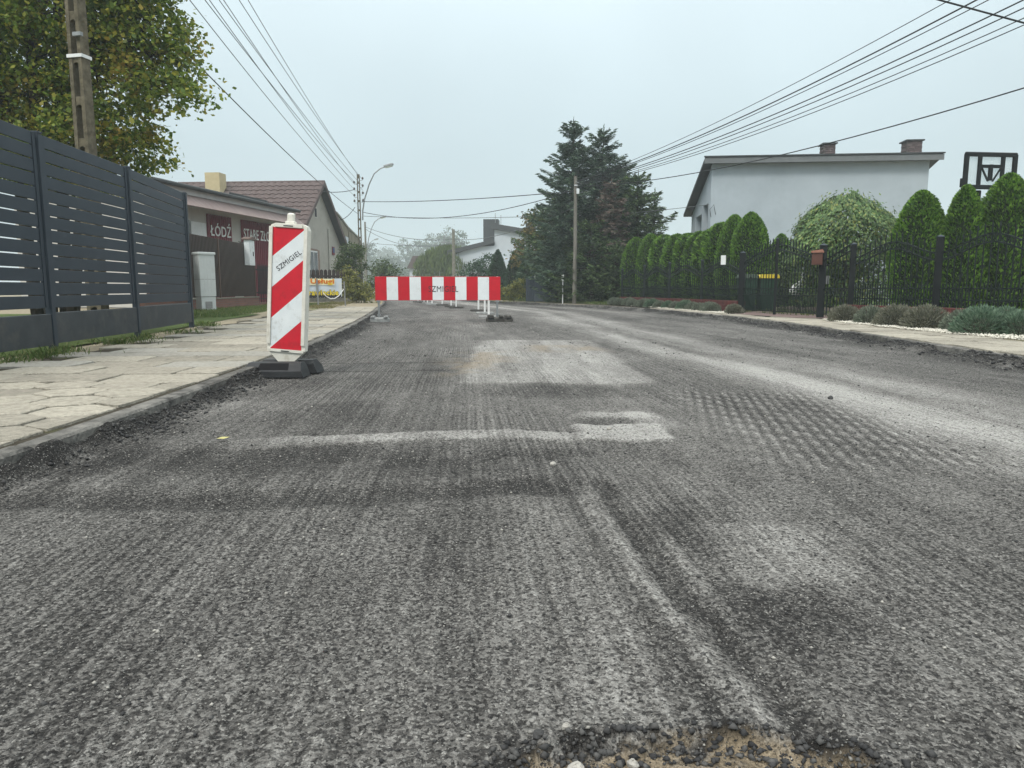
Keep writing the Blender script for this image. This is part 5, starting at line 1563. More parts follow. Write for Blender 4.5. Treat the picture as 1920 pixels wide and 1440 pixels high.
# lavender cushions
M['lav_a'] = leafmat('lavender_grey_green', [(.075, .1, .07), (.125, .155, .11), (.18, .21, .155), (.27, .29, .23)], .7, .15, 8, .25)
M['lav_b'] = leafmat('lavender_brownish', [(.075, .085, .055), (.13, .135, .092), (.185, .185, .138), (.27, .265, .21)], .7, .15, 8, .25)
M['lav_c'] = leafmat('lavender_fresh', [(.055, .105, .065), (.095, .16, .10), (.14, .215, .14), (.2, .27, .19)], .7, .15, 8, .25)
def lavender_mesh(seed, m, k=3200):
    r_ = np.random.default_rng(seed)
    u = r_.uniform(0, 1, k); th = r_.uniform(0, 2 * math.pi, k)
    ph = np.arccos(1 - u * 1.0)
    d = np.stack([np.sin(ph) * np.cos(th), np.sin(ph) * np.sin(th), np.cos(ph)], -1)
    rr = (1 - .45 * r_.uniform(0, 1, k) ** 2) * (1 + .18 * (fbm(th * 1.8 + seed, ph * 2.5, seed) - .5) * 2)
    Pp = d * rr[:, None] * np.array([.35, .35, .37]) + np.array([0, 0, .03])
    return leaves_mesh('foliage', Pp, d + rand_unit(k, r_) * .45 + np.array([0, 0, .3]), rand_unit(k, r_), r_.uniform(.045, .095, k), r_.uniform(.010, .018, k), m)
lavs = [lavender_mesh(1, M['lav_a']), lavender_mesh(2, M['lav_b']), lavender_mesh(3, M['lav_c']), lavender_mesh(4, M['lav_a'])]
core_me = MB(); core_me.smooth = True
vs, fs = [], []
for i in range(6):
    ph = i / 5 * math.pi / 2
    for j in range(10): vs.append((.25 * math.sin(ph) * math.cos(j * .6283), .25 * math.sin(ph) * math.sin(j * .6283), .25 * math.cos(ph)))
for i in range(5):
    for j in range(10): fs.append((i * 10 + j, (i + 1) * 10 + j, (i + 1) * 10 + (j + 1) % 10, i * 10 + (j + 1) % 10))
core_me.add(vs, fs)
core_me = core_me.mesh('woody_core'); core_me.materials.append(pmat('lavender_core', (.05, .052, .035), (.03, .03, .022), 20, .95, .3))
def lavender(x, y, s, kind, label, group, sz=1.0):
    s *= .9
    t = thing('lavender_bush', label, 'bush', (x, y, .1), random.uniform(0, 6), group)
    part('foliage', lavs[kind], None, t, scale=(s, s, s * sz)); part('woody_core', core_me, None, t, scale=(s, s, s * sz))
nearl = [(6.62, 14.35, 1.0, 1), (6.72, 13.5, .98, 0), (6.72, 12.65, 1.12, 1), (6.78, 11.85, 1.15, 1), (6.95, 11.1, 1.0, 3), (6.72, 10.35, 1.18, 2), (7.45, 10.9, 1.1, 2), (7.12, 10.1, 1.05, 2), (7.62, 10.15, 1.1, 0)]
nl = ['first', 'second', 'third', 'fourth', 'fifth', 'sixth', 'seventh', 'eighth', 'ninth']
for i, (x, y, s, kd) in enumerate(nearl):
    lavender(x, y, s, kd, nl[i] + ' lavender bush from the gate, on the white pebbles', 'lavender right of the gate', .95)
nf = 16
names15 = ['first', 'second', 'third', 'fourth', 'fifth', 'sixth', 'seventh', 'eighth', 'ninth', 'tenth', 'eleventh', 'twelfth', 'thirteenth', 'fourteenth', 'fifteenth', 'last']
for i in range(nf):
    f_ = i / (nf - 1)
    y = 29.5 - 10.2 * f_ if i < nf - 1 else 18.95
    if i == nf - 2: y = 20.35
    x = float(fence_rx(y)) - .55 + random.uniform(-.05, .05)
    lavender(x, y, random.uniform(.72, .95) * (.85 if i == nf - 1 else 1), random.choice([0, 0, 2, 3]) if i < nf - 1 else 1, names15[i] + ' grey lavender bush from the far end, before the far brick wall' if i < nf - 1 else 'small brownish lavender bush set apart next to the gate post', 'lavender left of the gate', .92)
# white pebbles under the lavender
def pebble_bed(name, label, k, f):
    yy = rng.uniform(*f[0], k); w = rng.uniform(0, 1, k)
    xx = np.interp(yy, f[1], f[2]) + w * (np.interp(yy, f[1], f[3]) - np.interp(yy, f[1], f[2])) + .05 * (fbm(yy * 3, yy * 0, 3) - .5)
    me = stones_mesh(name, xx, yy, np.full(k, .105) + rng.uniform(0, .02, k), rng.uniform(.025, .05, k), M['white_gravel'])
    tag(part(name, me, None), label, 'pebbles', kind='stuff')
pebble_bed('white_pebbles', 'bed of white pebbles under the lavender right of the gate', 9000, ((9, 15), [9, 10.2, 12, 13.5, 15], [6.45, 6.32, 6.3, 6.28, 6.45], [8.3, 8.1, 7.7, 7.4, 7.0]))
pebble_bed('white_pebbles', 'white pebbles under the lavender row left of the gate', 5000, ((18.8, 29), [18.8, 22.8, 25.3, 29], [5.42, 5.1, 4.75, 4.25], [6.1, 5.8, 5.3, 4.8]))

# ------------------------------------------------------------------ RIGHT: grey house
hL, hR = Vector((8.25, 30.6)), Vector((16.75, 29.8))
hv = (hR - hL).normalized(); HW = (hR - hL).length
hs = thing('grey_house', 'large blue grey rendered house with dark mono pitch roof edge and two chimneys', 'house', (hL.x, hL.y, .1), math.atan2(hv.y, hv.x))
HZ, HD, HB = 5.75, 5.2, 4.25
hw_ = MB()
# front, right and back walls plus a left wall with two loggia openings, as one shell of slabs
hw_.add([(0, 0, -.2), (HW, 0, -.2), (HW, 0, HZ), (0, 0, HZ), (0, .3, -.2), (HW, .3, -.2), (HW, .3, HZ - .08), (0, .3, HZ - .08)], [(0, 1, 2, 3), (5, 4, 7, 6), (1, 5, 6, 2), (4, 0, 3, 7), (3, 2, 6, 7)])
hw_.add([(HW - .3, .3, -.2), (HW, .3, -.2), (HW, HD, -.2), (HW - .3, HD, -.2), (HW - .3, .3, HZ - .09), (HW, .3, HZ - .09), (HW, HD, HB), (HW - .3, HD, HB)], [(0, 3, 2, 1), (1, 2, 6, 5), (0, 4, 7, 3), (4, 5, 6, 7), (2, 3, 7, 6), (0, 1, 5, 4)])
hw_.box((HW / 2, HD - .151, 2.0), (HW - .004, .3, 4.4))
def lw(y0_, y1_, za, zb0, zb1):
    hw_.add([(0, y0_, za), (.3, y0_, za), (.3, y1_, za), (0, y1_, za), (0, y0_, zb0), (.3, y0_, zb0), (.3, y1_, zb1), (0, y1_, zb1)], [(0, 3, 2, 1), (0, 1, 5, 4), (2, 3, 7, 6), (3, 0, 4, 7), (1, 2, 6, 5), (4, 5, 6, 7)])
def rz_(y_): return HZ - .09 - (HZ - HB) * y_ / HD
lw(.3, .6, -.2, rz_(.3), rz_(.6)); lw(1.9, 2.2, -.2, rz_(1.9), rz_(2.2)); lw(3.9, HD - .31, -.2, rz_(3.9), rz_(HD - .31))
for (a0, a1) in ((.6, 1.9), (2.2, 3.9)):
    lw(a0, a1, -.2, 2.55, 2.55)
    lw(a0, a1, 4.25 if a0 < 1 else 3.95, rz_(a0), rz_(a1))
part('wall', hw_, M['house_render'], hs)
part('loggia_back', MB().box((1.3, 2.3, 3.2), (.1, 3.9, 2.6)), M['house_render'], hs)
part('loggia_railing', MB().box((.15, 1.25, 2.9), (.04, 1.3, .05)).box((.15, 3.05, 2.9), (.04, 1.7, .05)), M['black_iron'], hs)
rf = MB()
ovh = .35
s2 = (HZ - HB) / HD
def rfz(y_): return HZ - s2 * y_
rf.add([(-ovh, -ovh, rfz(-ovh) + .0), (HW + ovh, -ovh, rfz(-ovh) + .0), (HW + ovh, HD + ovh, rfz(HD + ovh)), (-ovh, HD + ovh, rfz(HD + ovh)),
        (-ovh, -ovh, rfz(-ovh) + .12), (HW + ovh, -ovh, rfz(-ovh) + .12), (HW + ovh, HD + ovh, rfz(HD + ovh) + .12), (-ovh, HD + ovh, rfz(HD + ovh) + .12)],
       [(0, 3, 2, 1), (4, 5, 6, 7), (0, 1, 5, 4), (1, 2, 6, 5), (2, 3, 7, 6), (3, 0, 4, 7)])
rf_o = part('roof', rf, M['roof_dark'], hs)
M['fascia_grey'] = pmat('grey_fascia', (.17, .18, .185), (.13, .14, .145), 3, .6, .05)
part('fascia_board', MB().box((HW / 2, -ovh - .02, rfz(-ovh) - .03), (HW + 2 * ovh + .04, .036, .22)), M['fascia_grey'], rf_o)
part('edge_flashing', MB().box((HW / 2, -ovh - .03, rfz(-ovh) + .13), (HW + 2 * ovh + .08, .1, .05)), M['roof_dark'], rf_o)
for cxh, cyh, cw, chh in ((5.0, 1.4, .46, 1.42), (8.1, .7, .58, 1.15)):
    c_ = part('chimney', MB().box((cxh, cyh, rfz(cyh) + chh / 2 - .1), (cw, .55, chh)), M['mortar'], rf_o)
    nb_ = int(chh / .085)
    for q in range(nb_):
        for e in range(3):
            off = (cw / 3) * e + (cw / 6 if q % 2 else 0)
            bw = min(cw / 3 - .012, cw - off - .004)
            if bw < .05: continue
            part('brick', MB().box((cxh - cw / 2 + off + bw / 2 + .004, cyh - .28, rfz(cyh) + .04 + q * .085), (bw, .03, .072)), M['chimney_brick'], c_)
        if q % 2 == 0: part('brick', MB().box((cxh - cw / 2 - .004, cyh, rfz(cyh) + .04 + q * .085), (.03, .5, .072)), M['chimney_brick'], c_)
    part('chimney_cap', MB().box((cxh, cyh, rfz(cyh) + chh - .07), (cw + .14, .7, .05)), M['roof_dark'], c_)
part('cable_loop', MB().tube([(.02, -.03, 3.6), (-.05, -.12, 3.9), (.1, -.12, 4.1), (.2, -.05, 3.7)], .012, 5), M['cable'], hs)

# basketball backboard seen from behind
bb = thing('basketball_backboard', 'black framed basketball backboard seen from behind above the thujas', 'backboard', (11.15, 17.3, .08), R(6))
BW, BH, BZ = 1.32, .84, 2.98
part('pole', MB().bbox((0, .35, 1.5), (.12, .12, 3.0), .01), M['black_iron'], bb)
fr2 = MB(); T = .10
fr2.bbox((0, 0, BZ + BH - T / 2), (BW, .06, T), .02).bbox((0, 0, BZ + T / 2), (BW, .06, T), .02)
fr2.box((-BW / 2 + T / 2, 0, BZ + BH / 2), (T, .056, BH - T)).box((BW / 2 - T / 2, 0, BZ + BH / 2), (T, .056, BH - T))
fr2.box((-BW / 2 + .02, .0, BZ + .14), (.14, .07, .2)).box((BW / 2 - .02, .0, BZ + .14), (.14, .07, .2))
part('frame', fr2, M['black_iron'], bb)
br2 = MB()
br2.box((-.28, -.01, BZ + BH / 2), (.08, .05, BH - 2 * T)).box((.30, -.01, BZ + BH / 2), (.08, .05, BH - 2 * T)).box((0, -.012, BZ + .52), (.56, .05, .07)).box((0, -.014, BZ + .38), (.08, .06, .36))
br2.tube([(-.24, -.02, BZ + .5), (-.05, -.02, BZ + .18)], .022, 4).tube([(.26, -.02, BZ + .5), (.06, -.02, BZ + .18)], .022, 4)
part('brace', br2, M['black_iron'], bb)
part('board', MB().box((0, .03, BZ + BH / 2), (BW - .06, .012, BH - .06)), M['acrylic'], bb)
m_, n_, l_, p_ = nt('clear_acrylic')
tr_ = n_.new('ShaderNodeBsdfTransparent'); tr_.inputs['Color'].default_value = (.93, .95, .95, 1)
mx_ = n_.new('ShaderNodeMixShader'); mx_.inputs[0].default_value = .82
p_.inputs['Base Color'].default_value = (.75, .78, .78, 1); p_.inputs['Roughness'].default_value = .25
l_.new(p_.outputs[0], mx_.inputs[1]); l_.new(tr_.outputs[0], mx_.inputs[2]); l_.new(mx_.outputs[0], n_['Material Output'].inputs['Surface'])
for o in bb.children:
    if o.name.startswith('board'): o.data.materials.clear(); o.data.materials.append(m_)

# ------------------------------------------------------------------ conifers
M['spruce'] = leafmat('spruce_needles', [(.028, .055, .036), (.05, .09, .056), (.084, .134, .082), (.13, .19, .118)], .6, .12, 1.0, .35)
M['spruce_b'] = leafmat('yew_needles', [(.025, .05, .02), (.048, .088, .031), (.082, .135, .046), (.14, .205, .07)], .6, .12, 1.0, .35)
M['spruce_dead'] = leafmat('dead_needles', [(.08, .058, .046), (.13, .095, .078), (.18, .14, .115), (.07, .08, .05)], .8, .1, 1.2, .3)
def conifer(name, label, loc, h, rad, seed, m, levels=30, droop=.22, nsp=46, per=7, z0=.3, power=.85, size=.2, group=None, top=True, irregular=.25, upturn=.45):
    r_ = random.Random(seed); g_ = np.random.default_rng(seed)
    t = thing(name, label, 'tree', loc, 0, group)
    tr = MB().tube([(0, 0, -.05), (.03, 0, h * .4), (-.02, .02, h * .8), (0, 0, h)], [.03 * h * .55, .02 * h * .55, .009 * h * .5, .012], 8)
    part('trunk', tr, M['bark'], t)
    br = MB(); P, D, N, L, W = [], [], [], [], []
    for i in range(levels):
        f = (i + r_.random() * .7) / levels
        zl = z0 + f * (h - z0 - .15)
        R0 = rad * max(.04, (1 - f) ** power) * (1 if f > .06 else .8)
        nb = per if f < .85 else max(4, per - 2)
        a0 = r_.uniform(0, 6.28)
        for b in range(nb):
            a = a0 + 6.283 * b / nb + r_.uniform(-.3, .3)
            z = zl + r_.uniform(-.5, .5) * (h / levels) * 1.6 * (1 if f < .92 else .3)
            Lb = R0 * r_.uniform(1 - irregular * 1.6, 1 + irregular * .6)
            dx, dy = math.cos(a), math.sin(a)
            up = .55 if f > .9 else (.15 if f > .6 else -.05)
            def pt(s): return np.array([dx * Lb * s, dy * Lb * s, z + Lb * (up * s - droop * s * s * 1.2 + upturn * s ** 3 * .6)])
            br.tube([pt(0), pt(.5), pt(1)], [.018 + .008 * Lb, .012, .004], 4, False)
            k = max(5, int(nsp * (Lb / max(rad, .1)) ** .9))
            s = g_.uniform(.12, 1.0, k) ** .75
            base = np.stack([pt(q) for q in s])
            side = np.array([-dy, dx, 0])
            spread = (g_.uniform(-1, 1, k) * (.36 * Lb * (1.08 - s)) + g_.normal(0, .05, k))[:, None]
            pp = base + side * spread + np.array([0, 0, -1]) * (np.abs(spread) * .3 + g_.uniform(-.03, .09, k)[:, None])
            dd = np.array([dx, dy, 0]) * .9 + side * np.sign(spread) * .7 + g_.normal(0, .35, (k, 3)) + np.array([0, 0, -.1 + .5 * max(0, f - .7)])
            P.append(pp); D.append(dd); N.append(g_.normal(0, .5, (k, 3)) + np.array([0, 0, .8]))
            ll = size * g_.uniform(.6, 1.35, k); L.append(ll); W.append(ll * g_.uniform(.16, .34, k))
    if top:
        k = 14
        P.append(np.stack([np.zeros(k), np.zeros(k), h + g_.uniform(-.5, .12, k)], -1)); D.append(rand_unit(k, g_) * .5 + np.array([0, 0, .9])); N.append(rand_unit(k, g_)); L.append(np.full(k, size * .9)); W.append(np.full(k, size * .2))
    part('limb', br, M['bark'], t)
    part('crown', leaves_mesh('crown', np.concatenate(P), np.concatenate(D), np.concatenate(N), np.concatenate(L), np.concatenate(W), m, .1), None, t)
    return t
conifer('spruce', 'tall dark spruce with bare leader tip, left of the twin tops', (2.9, 35.2, .08), 8.6, 2.5, 21, M['spruce'], 38, .12, 150, 10, .4, .58, .24, irregular=.45)
conifer('spruce', 'tall dark spruce, right of the twin tops', (4.4, 35.8, .08), 8.3, 2.7, 22, M['spruce'], 38, .12, 150, 10, .4, .55, .24, irregular=.45)
conifer('spruce', 'half dead spruce with brown needles between the dark conifers', (4.55, 33.9, .08), 5.7, 1.5, 23, M['spruce_dead'], 22, .35, 44, 7, 1.6, .5, .26, irregular=.4)
conifer('yew_tree', 'broad dark conifer at the left of the group beside the slate gate', (2.35, 37.6, .08), 5.4, 2.4, 24, M['spruce_b'], 26, .1, 130, 10, 1.35, .42, .22, irregular=.5)
conifer('yew_tree', 'broad dark conifer at the right of the group beside the thuja row', (5.9, 34.6, .08), 6.1, 1.9, 25, M['spruce_b'], 28, .12, 100, 10, .3, .5, .22, irregular=.5)
conifer('yew_tree', 'low dense dark conifer filling the foot of the group behind the wooden pole', (3.55, 33.4, .08), 3.6, 1.9, 26, M['spruce_b'], 18, .05, 100, 9, .15, .35, .22, irregular=.3)
conifer('yew_tree', 'low dark conifer bush at the end of the iron fence', (4.6, 32.2, .08), 2.6, 1.1, 27, M['spruce_b'], 14, .05, 70, 8, .1, .4, .2, irregular=.3)
conifer('yew_tree', 'slim loose conifer rising behind the right end of the conifer group', (7.0, 36.2, .08), 5.4, 1.7, 28, M['spruce_b'], 22, .1, 70, 9, .3, .5, .24, irregular=.55)
conifer('yew_tree', 'broad dark conifer behind the half dead spruce', (5.2, 36.6, .08), 6.7, 2.2, 29, M['spruce_b'], 28, .1, 110, 10, .3, .45, .24, irregular=.5)

# weathered wooden pole in front of the conifers
P3 = (2.78, 32.4)
wp = thing('wooden_pole', 'weathered pale wooden pole in front of the dark conifers', 'pole', (P3[0], P3[1], .08))
part('pole', MB().tube([(0, 0, -.1), (.02, 0, 2.5), (0, 0, 5.55)], [.095, .085, .07], 10), M['pale_wood'], wp)
part('junction_box', MB().bbox((.1, -.1, 4.9), (.12, .1, .22), .01).box((.05, -.1, 5.15), (.22, .04, .04)), M['white_film'], wp)
part('bracket', MB().tube([(0, -.1, 5.3), (.25, -.14, 5.2)], .02, 5), M['galv'], wp)

# slate sheet gate with two white plates
sg = thing('sheet_gate', 'slate blue sheet metal gate with white plates left of the conifers', 'gate', (1.12, 36.1, .08), R(-10))
for q in range(4): part('gate_panel', corrugated(.26, 1.25, .085, .012), M['gate_blue'], sg, (.14 + q * .265, 0, .04))
part('frame', MB().box((0, -.02, .68), (.045, .045, 1.36)).box((1.08, -.02, .68), (.045, .045, 1.36)).box((.54, -.02, .72), (1.05, .03, .04)), M['gate_blue'], sg)
part('side_panel', corrugated(.5, 1.25, .085, .012), M['gate_blue'], sg, (-.22, .12, .04), (0, 0, R(30)))
part('plate', MB().box((.02, -.055, 1.26), (.07, .01, .22)), M['white_paint'], sg)
part('plate', MB().box((.5, -.055, 1.24), (.14, .01, .2)), M['white_paint'], sg)
tag(part('post_plate', MB().box((0, 0, 0), (.1, .02, .26)).tube([(0, .03, -1.2), (0, .03, .13)], .025, 6), M['white_paint'], None, (2.3, 32.9, 1.25)), 'small white plate on a thin post between gate and wooden pole', 'sign')

# young thujas by the far houses
th_f = thuja_meshes(.62, 3.2, 2600, 31, M['thuja_far'], .16, .95)
for i, (x, y, h, sx_) in enumerate([(-.95, 48.5, 3.2, 1.15), (.15, 46.5, 3.0, 1.0), (.95, 43.0, 2.85, 1.1), (1.5, 41.0, 2.6, 1.0)]):
    place_thuja(th_f, (x, y, .08), ['leftmost pointed thuja behind the right end of the barrier board', 'second pointed thuja from the left beyond the barrier board', 'third pointed thuja, under the yellowing tree', 'fourth pointed thuja, nearest to the slate gate'][i], 'pointed thujas beyond the barrier', sx_, h / 3.2, i)
M['birch'] = leafmat('yellowing_leaves', [(.05, .065, .02), (.10, .10, .028), (.17, .135, .035), (.25, .165, .05)], .6, .25, .8, .3)
broadleaf('small_tree', 'slender tree with yellowing leaves left of the dark conifers', 'tree', (1.05, 45, .08), 4.6, [(0, 0, 3.4, .75, .7, .9), (.4, .1, 4.3, .7, .7, .8), (.1, 0, 5.0, .5, .5, .5), (-.35, 0, 2.6, .7, .7, .6), (.5, 0, 2.4, .6, .6, .6)], M['birch'], 3200, .17, .08, seed=41, tuft=.4)
M['bush'] = leafmat('bush_leaves', [(.03, .055, .018), (.055, .09, .026), (.09, .13, .035)], .6, .2, 1, .3)
M['bush_y'] = leafmat('yellow_green_leaves', [(.07, .09, .02), (.13, .15, .03), (.21, .21, .045), (.28, .27, .07)], .6, .25, 2, .25)
broadleaf('bush', 'low yellow green bush beside the slate gate', 'bush', (.1, 37.5, .08), .4, [(0, 0, .55, .75, .6, .5), (.5, 0, .75, .6, .5, .6), (-.5, 0, .4, .5, .5, .35)], M['bush_y'], 2000, .1, .03, seed=42, tuft=.3)
broadleaf('bush', 'dark green bush between the far white house and the pointed thujas', 'bush', (-2.4, 52, .08), 1.5, [(0, 0, 1.7, 1.2, 1, 1.0), (.7, 0, 2.3, .9, .8, .8), (-.8, 0, 1.3, .9, .8, .9)], M['thuja_far'], 2600, .16, .05, seed=43, tuft=.5)
broadleaf('bush', 'clipped green shrub above the board fence by the grey house', 'bush', (-8.85, 39.0, .08), 1.6, [(0, 0, 2.2, .55, .5, .55), (.2, 0, 2.75, .45, .4, .35), (-.2, 0, 1.7, .5, .45, .4), (.75, -.1, 2.0, .35, .35, .6), (.7, 0, 2.7, .3, .3, .4)], M['bush'], 4600, .09, .05, seed=44, tuft=.26)
broadleaf('bush', 'yellow green leafy shrub at the corner of the board fence', 'bush', (-7.35, 34.2, .08), .8, [(0, 0, .55, .6, .55, .45), (.45, -.1, .4, .5, .5, .35), (-.25, .1, 1.1, .35, .35, .5), (-.4, .2, 1.6, .22, .22, .35)], M['bush_y'], 4200, .09, .03, seed=45, tuft=.26)
broadleaf('bush', 'green roadside bushes beyond the yellow green shrub', 'bush', (-9.4, 52, .08), 1.2, [(0, 0, 1.2, 1.1, 1, 1.0), (.5, 1, 1.7, .9, 1, .8), (-.3, 2, 2.1, .9, 1, .8)], M['bush'], 3200, .15, .05, seed=46, tuft=.45)

# far white house
# (roofs drawn in its own local frame)
fh_ = thing('far_white_house', 'pale far house with split mono pitch roofs and dark chimney block', 'house', (-6.1, 76, .05), R(-4))
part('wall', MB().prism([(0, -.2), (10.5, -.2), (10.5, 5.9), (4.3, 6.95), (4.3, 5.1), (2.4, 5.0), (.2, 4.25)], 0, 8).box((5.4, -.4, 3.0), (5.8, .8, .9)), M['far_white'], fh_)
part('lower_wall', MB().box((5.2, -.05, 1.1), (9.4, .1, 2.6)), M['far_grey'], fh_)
rfh = part('roof', MB().prism([(-.6, 4.15), (4.3, 5.35), (4.3, 5.75), (-.6, 4.6)], -.4, 8.3).prism([(4.1, 6.75), (10.9, 5.75), (10.9, 6.2), (4.1, 7.35)], -.4, 8.3), M['roof_dark'], fh_)
part('chimney', MB().box((3.7, 3, 6.3), (1.6, 1.6, 3.4)), M['roof_dark'], rfh)
part('chimney', MB().box((7.9, 3, 6.9), (1.0, 1, 1.4)), M['roof_dark'], rfh)
part('balcony_roof', MB().box((5.6, -.6, 2.55), (6.2, .7, .18)), M['roof_dark'], fh_)
part('balcony_slab', MB().box((8.1, -.1, 4.35), (2.7, .3, .45)), M['roof_dark'], fh_)
part('antenna', MB().tube([(4.2, 2, 7.6), (4.2, 2, 8.6)], .03, 5).tube([(4.8, 2, 7.4), (4.8, 2, 8.4)], .03, 5), M['galv'], rfh)
for xw in (1.5, 5.0, 8.6):
    f_ = part('window', MB().box((xw, -.12, 1.3), (1.2, .06, 1.1)), M['white_paint'], fh_)
    part('pane', MB().box((xw, -.16, 1.3), (1.0, .04, .9)), M['glass'], f_)
up = thing('utility_pole', 'grey utility pole in front of the pale far house', 'pole', (-4.95, 62, .1))
part('pole', MB().tube([(0, 0, -.1), (0, 0, 5.6)], [.17, .13], 8), M['concrete'], up)
part('crossarm', MB().box((-.5, 0, 4.5), (1.2, .08, .08)).box((-.8, 0, 4.75), (.06, .06, .5)).box((-.3, 0, 4.75), (.06, .06, .5)), M['galv'], up)
sh2 = thing('far_small_house', 'small far house with brown roof left of the willow', 'house', (-13.4, 96, .1))
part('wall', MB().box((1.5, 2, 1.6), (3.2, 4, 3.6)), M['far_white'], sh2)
part('roof', MB().prism([(-.4, 3.3), (3.4, 3.3), (3.2, 4.9), (.4, 4.9)], -.4, 4.4), M['roof_tile'], sh2)

# willow and the hazy trees at the end of the road
M['willow'] = leafmat('willow_leaves', [(.06, .09, .025), (.09, .13, .035), (.13, .17, .045)], .6, .25, .6, .3)
M['far_green'] = leafmat('far_leaves', [(.028, .05, .022), (.045, .075, .03), (.065, .1, .04)], .6, .2, .35, .35)
wl_ = thing('willow_tree', 'rounded light green willow with hanging branches beyond the barrier', 'tree', (-6.9, 78, .1))
k = 6000
th = rng.uniform(0, 6.283, k); r0 = np.sqrt(rng.uniform(0, 1, k)) * 3.5
ztop = 1.6 + 3.6 * np.sqrt(np.clip(1 - (r0 / 3.8) ** 2, .02, 1))
zz = ztop - rng.uniform(0, 1, k) ** 1.6 * (ztop - .5) * (.35 + .65 * (r0 / 3.5))
clmp = 1 + .12 * np.sin(th * 9)
part('crown', leaves_mesh('crown', np.stack([r0 * np.cos(th) * clmp, r0 * np.sin(th) * clmp, zz], -1), rng.normal(0, .2, (k, 3)) + np.array([0, 0, -1.]), rand_unit(k), rng.uniform(.35, .8, k), rng.uniform(.07, .16, k), M['willow']), None, wl_)
part('trunk', MB().tube([(0, 0, -.1), (.1, 0, 2), (0, 0, 4)], [.3, .25, .1], 8), M['bark'], wl_)
far = [(-49.7, 248, 17.0, 5.5, 'leftmost hazy tree at the end of the road'), (-41.4, 237, 11.7, 5.2, 'low hazy tree second from the left at the road end'), (-40.7, 283, 20.4, 4.4, 'slim hazy tree third from the left at the road end'),
       (-34.5, 276, 21.8, 5.8, 'hazy birch fourth from the left at the road end'), (-29.0, 269, 18.4, 5.8, 'rounded hazy tree fifth from the left at the road end'), (-24.1, 262, 24.5, 4.7, 'tallest hazy birch left of the willow'),
       (-15.9, 221, 18.5, 5.2, 'pale hazy tree rising behind the willow'), (-66.2, 414, 25.8, 13.1, 'pale bluish mass of trees farthest behind the road end'), (-49.7, 428, 23.1, 12.4, 'second pale bluish mass of trees far behind the road end'), (-30.4, 214, 6.3, 5.2, 'low hazy bush right of the road end'), (-58.0, 228, 12.9, 5.8, 'hazy tree just left of the far street lamps'), (-20.0, 241, 12.2, 5.5, 'rounded hazy tree between the tall birch and the willow')]
for i, (x, y, h, w, lab) in enumerate(far):
    rr_2 = random.Random(60 + i)
    lb_ = []
    for q in range(7):
        f = q / 6
        lb_.append((rr_2.uniform(-.55, .55) * w, rr_2.uniform(-.4, .4) * w, h * (.16 + .66 * f), w * (.95 - .6 * f) * rr_2.uniform(.8, 1.2), w * .6, h * .14))
    broadleaf('far_tree', lab, 'tree', (x, y, .05), h * .8, lb_, M['far_green'], 4600 if y < 350 else 5000, .62 if y < 350 else 1.0, .25, group='hazy trees at the end of the road', seed=60 + i, tuft=1.7 if y < 350 else 3)
# tree bits at the right edge behind the backboard
broadleaf('far_tree', 'small dark green tree top at the right edge behind the backboard', 'tree', (16.6, 22.5, .08), 3.6, [(0, 0, 3.6, 1.0, 1, .7), (.6, 0, 4.4, .9, .9, .6), (-.3, 0, 2.6, 1.1, 1, .7)], M['bush'], 3000, .12, .08, seed=90, tuft=.4)
broadleaf('garden_bush', 'dark leafy bush under the drooping shrub behind the wicket', 'bush', (9.6, 20.9, .08), 1.2, [(0, 0, .9, .9, .8, .8), (-.9, .2, .8, .7, .7, .7), (1.0, .1, 1.0, .9, .8, .9), (2.0, .2, 1.0, .9, .8, .9)], M['bush'], 5000, .09, .05, seed=92, tuft=.3)
broadleaf('garden_bush', 'dark leafy bush seen through the bars behind the gate', 'bush', (9.2, 23.2, .08), 1.4, [(0, 0, 1.0, .9, .8, .8), (-.9, .2, .9, .8, .8, .75), (.9, .1, 1.2, .8, .8, .8), (-1.6, .4, .8, .6, .6, .6)], M['bush'], 6000, .09, .05, seed=91, tuft=.3)

# ------------------------------------------------------------------ overhead wires
def wire(p0, p1, sag, r0, label, m='wire_grey', group=None, name='overhead_wire'):
    p0, p1 = Vector(p0), Vector(p1)
    N_ = 28
    pts = []
    for i in range(N_ + 1):
        t = i / N_; q = p0.lerp(p1, t); q.z -= sag * 4 * t * (1 - t); pts.append(q - p0)
    mb = MB().tube(pts, r0, 5, False); mb.smooth = True
    return tag(part(name, mb, M[m], None, p0), label, 'wire', group)
lw_ = [(6.95, 6.6, -.10, 'lowest and leftmost of the bare wires between the two concrete poles'), (7.40, 6.95, -.28, 'second bare wire from the left between the two concrete poles'), (7.50, 7.0, -.02, 'third bare wire from the left between the two concrete poles'), (7.85, 7.2, -.24, 'fourth bare wire from the left between the two concrete poles'),
       (7.95, 7.35, .06, 'fifth bare wire from the left between the two concrete poles'), (8.4, 7.6, .06, 'sixth bare wire from the left between the two concrete poles'), (8.75, 7.85, .28, 'topmost, rightmost bare wire between the two concrete poles')]
for i, (za, zb_, off, lab) in enumerate(lw_):
    wire((P1[0] + off * .6, P1[1], za), (P2[0] + (-.27 if i % 2 == 0 else .27) * (0 if i == 6 else 1), P2[1], zb_), .32, .0105, lab, group='bare wires on the left')
wire((P1[0] - .1, P1[1], 5.75), (P2[0] - .1, P2[1], 5.5), .30, .014, 'black cable low under the bare wires, passing over the tile roof', 'cable')
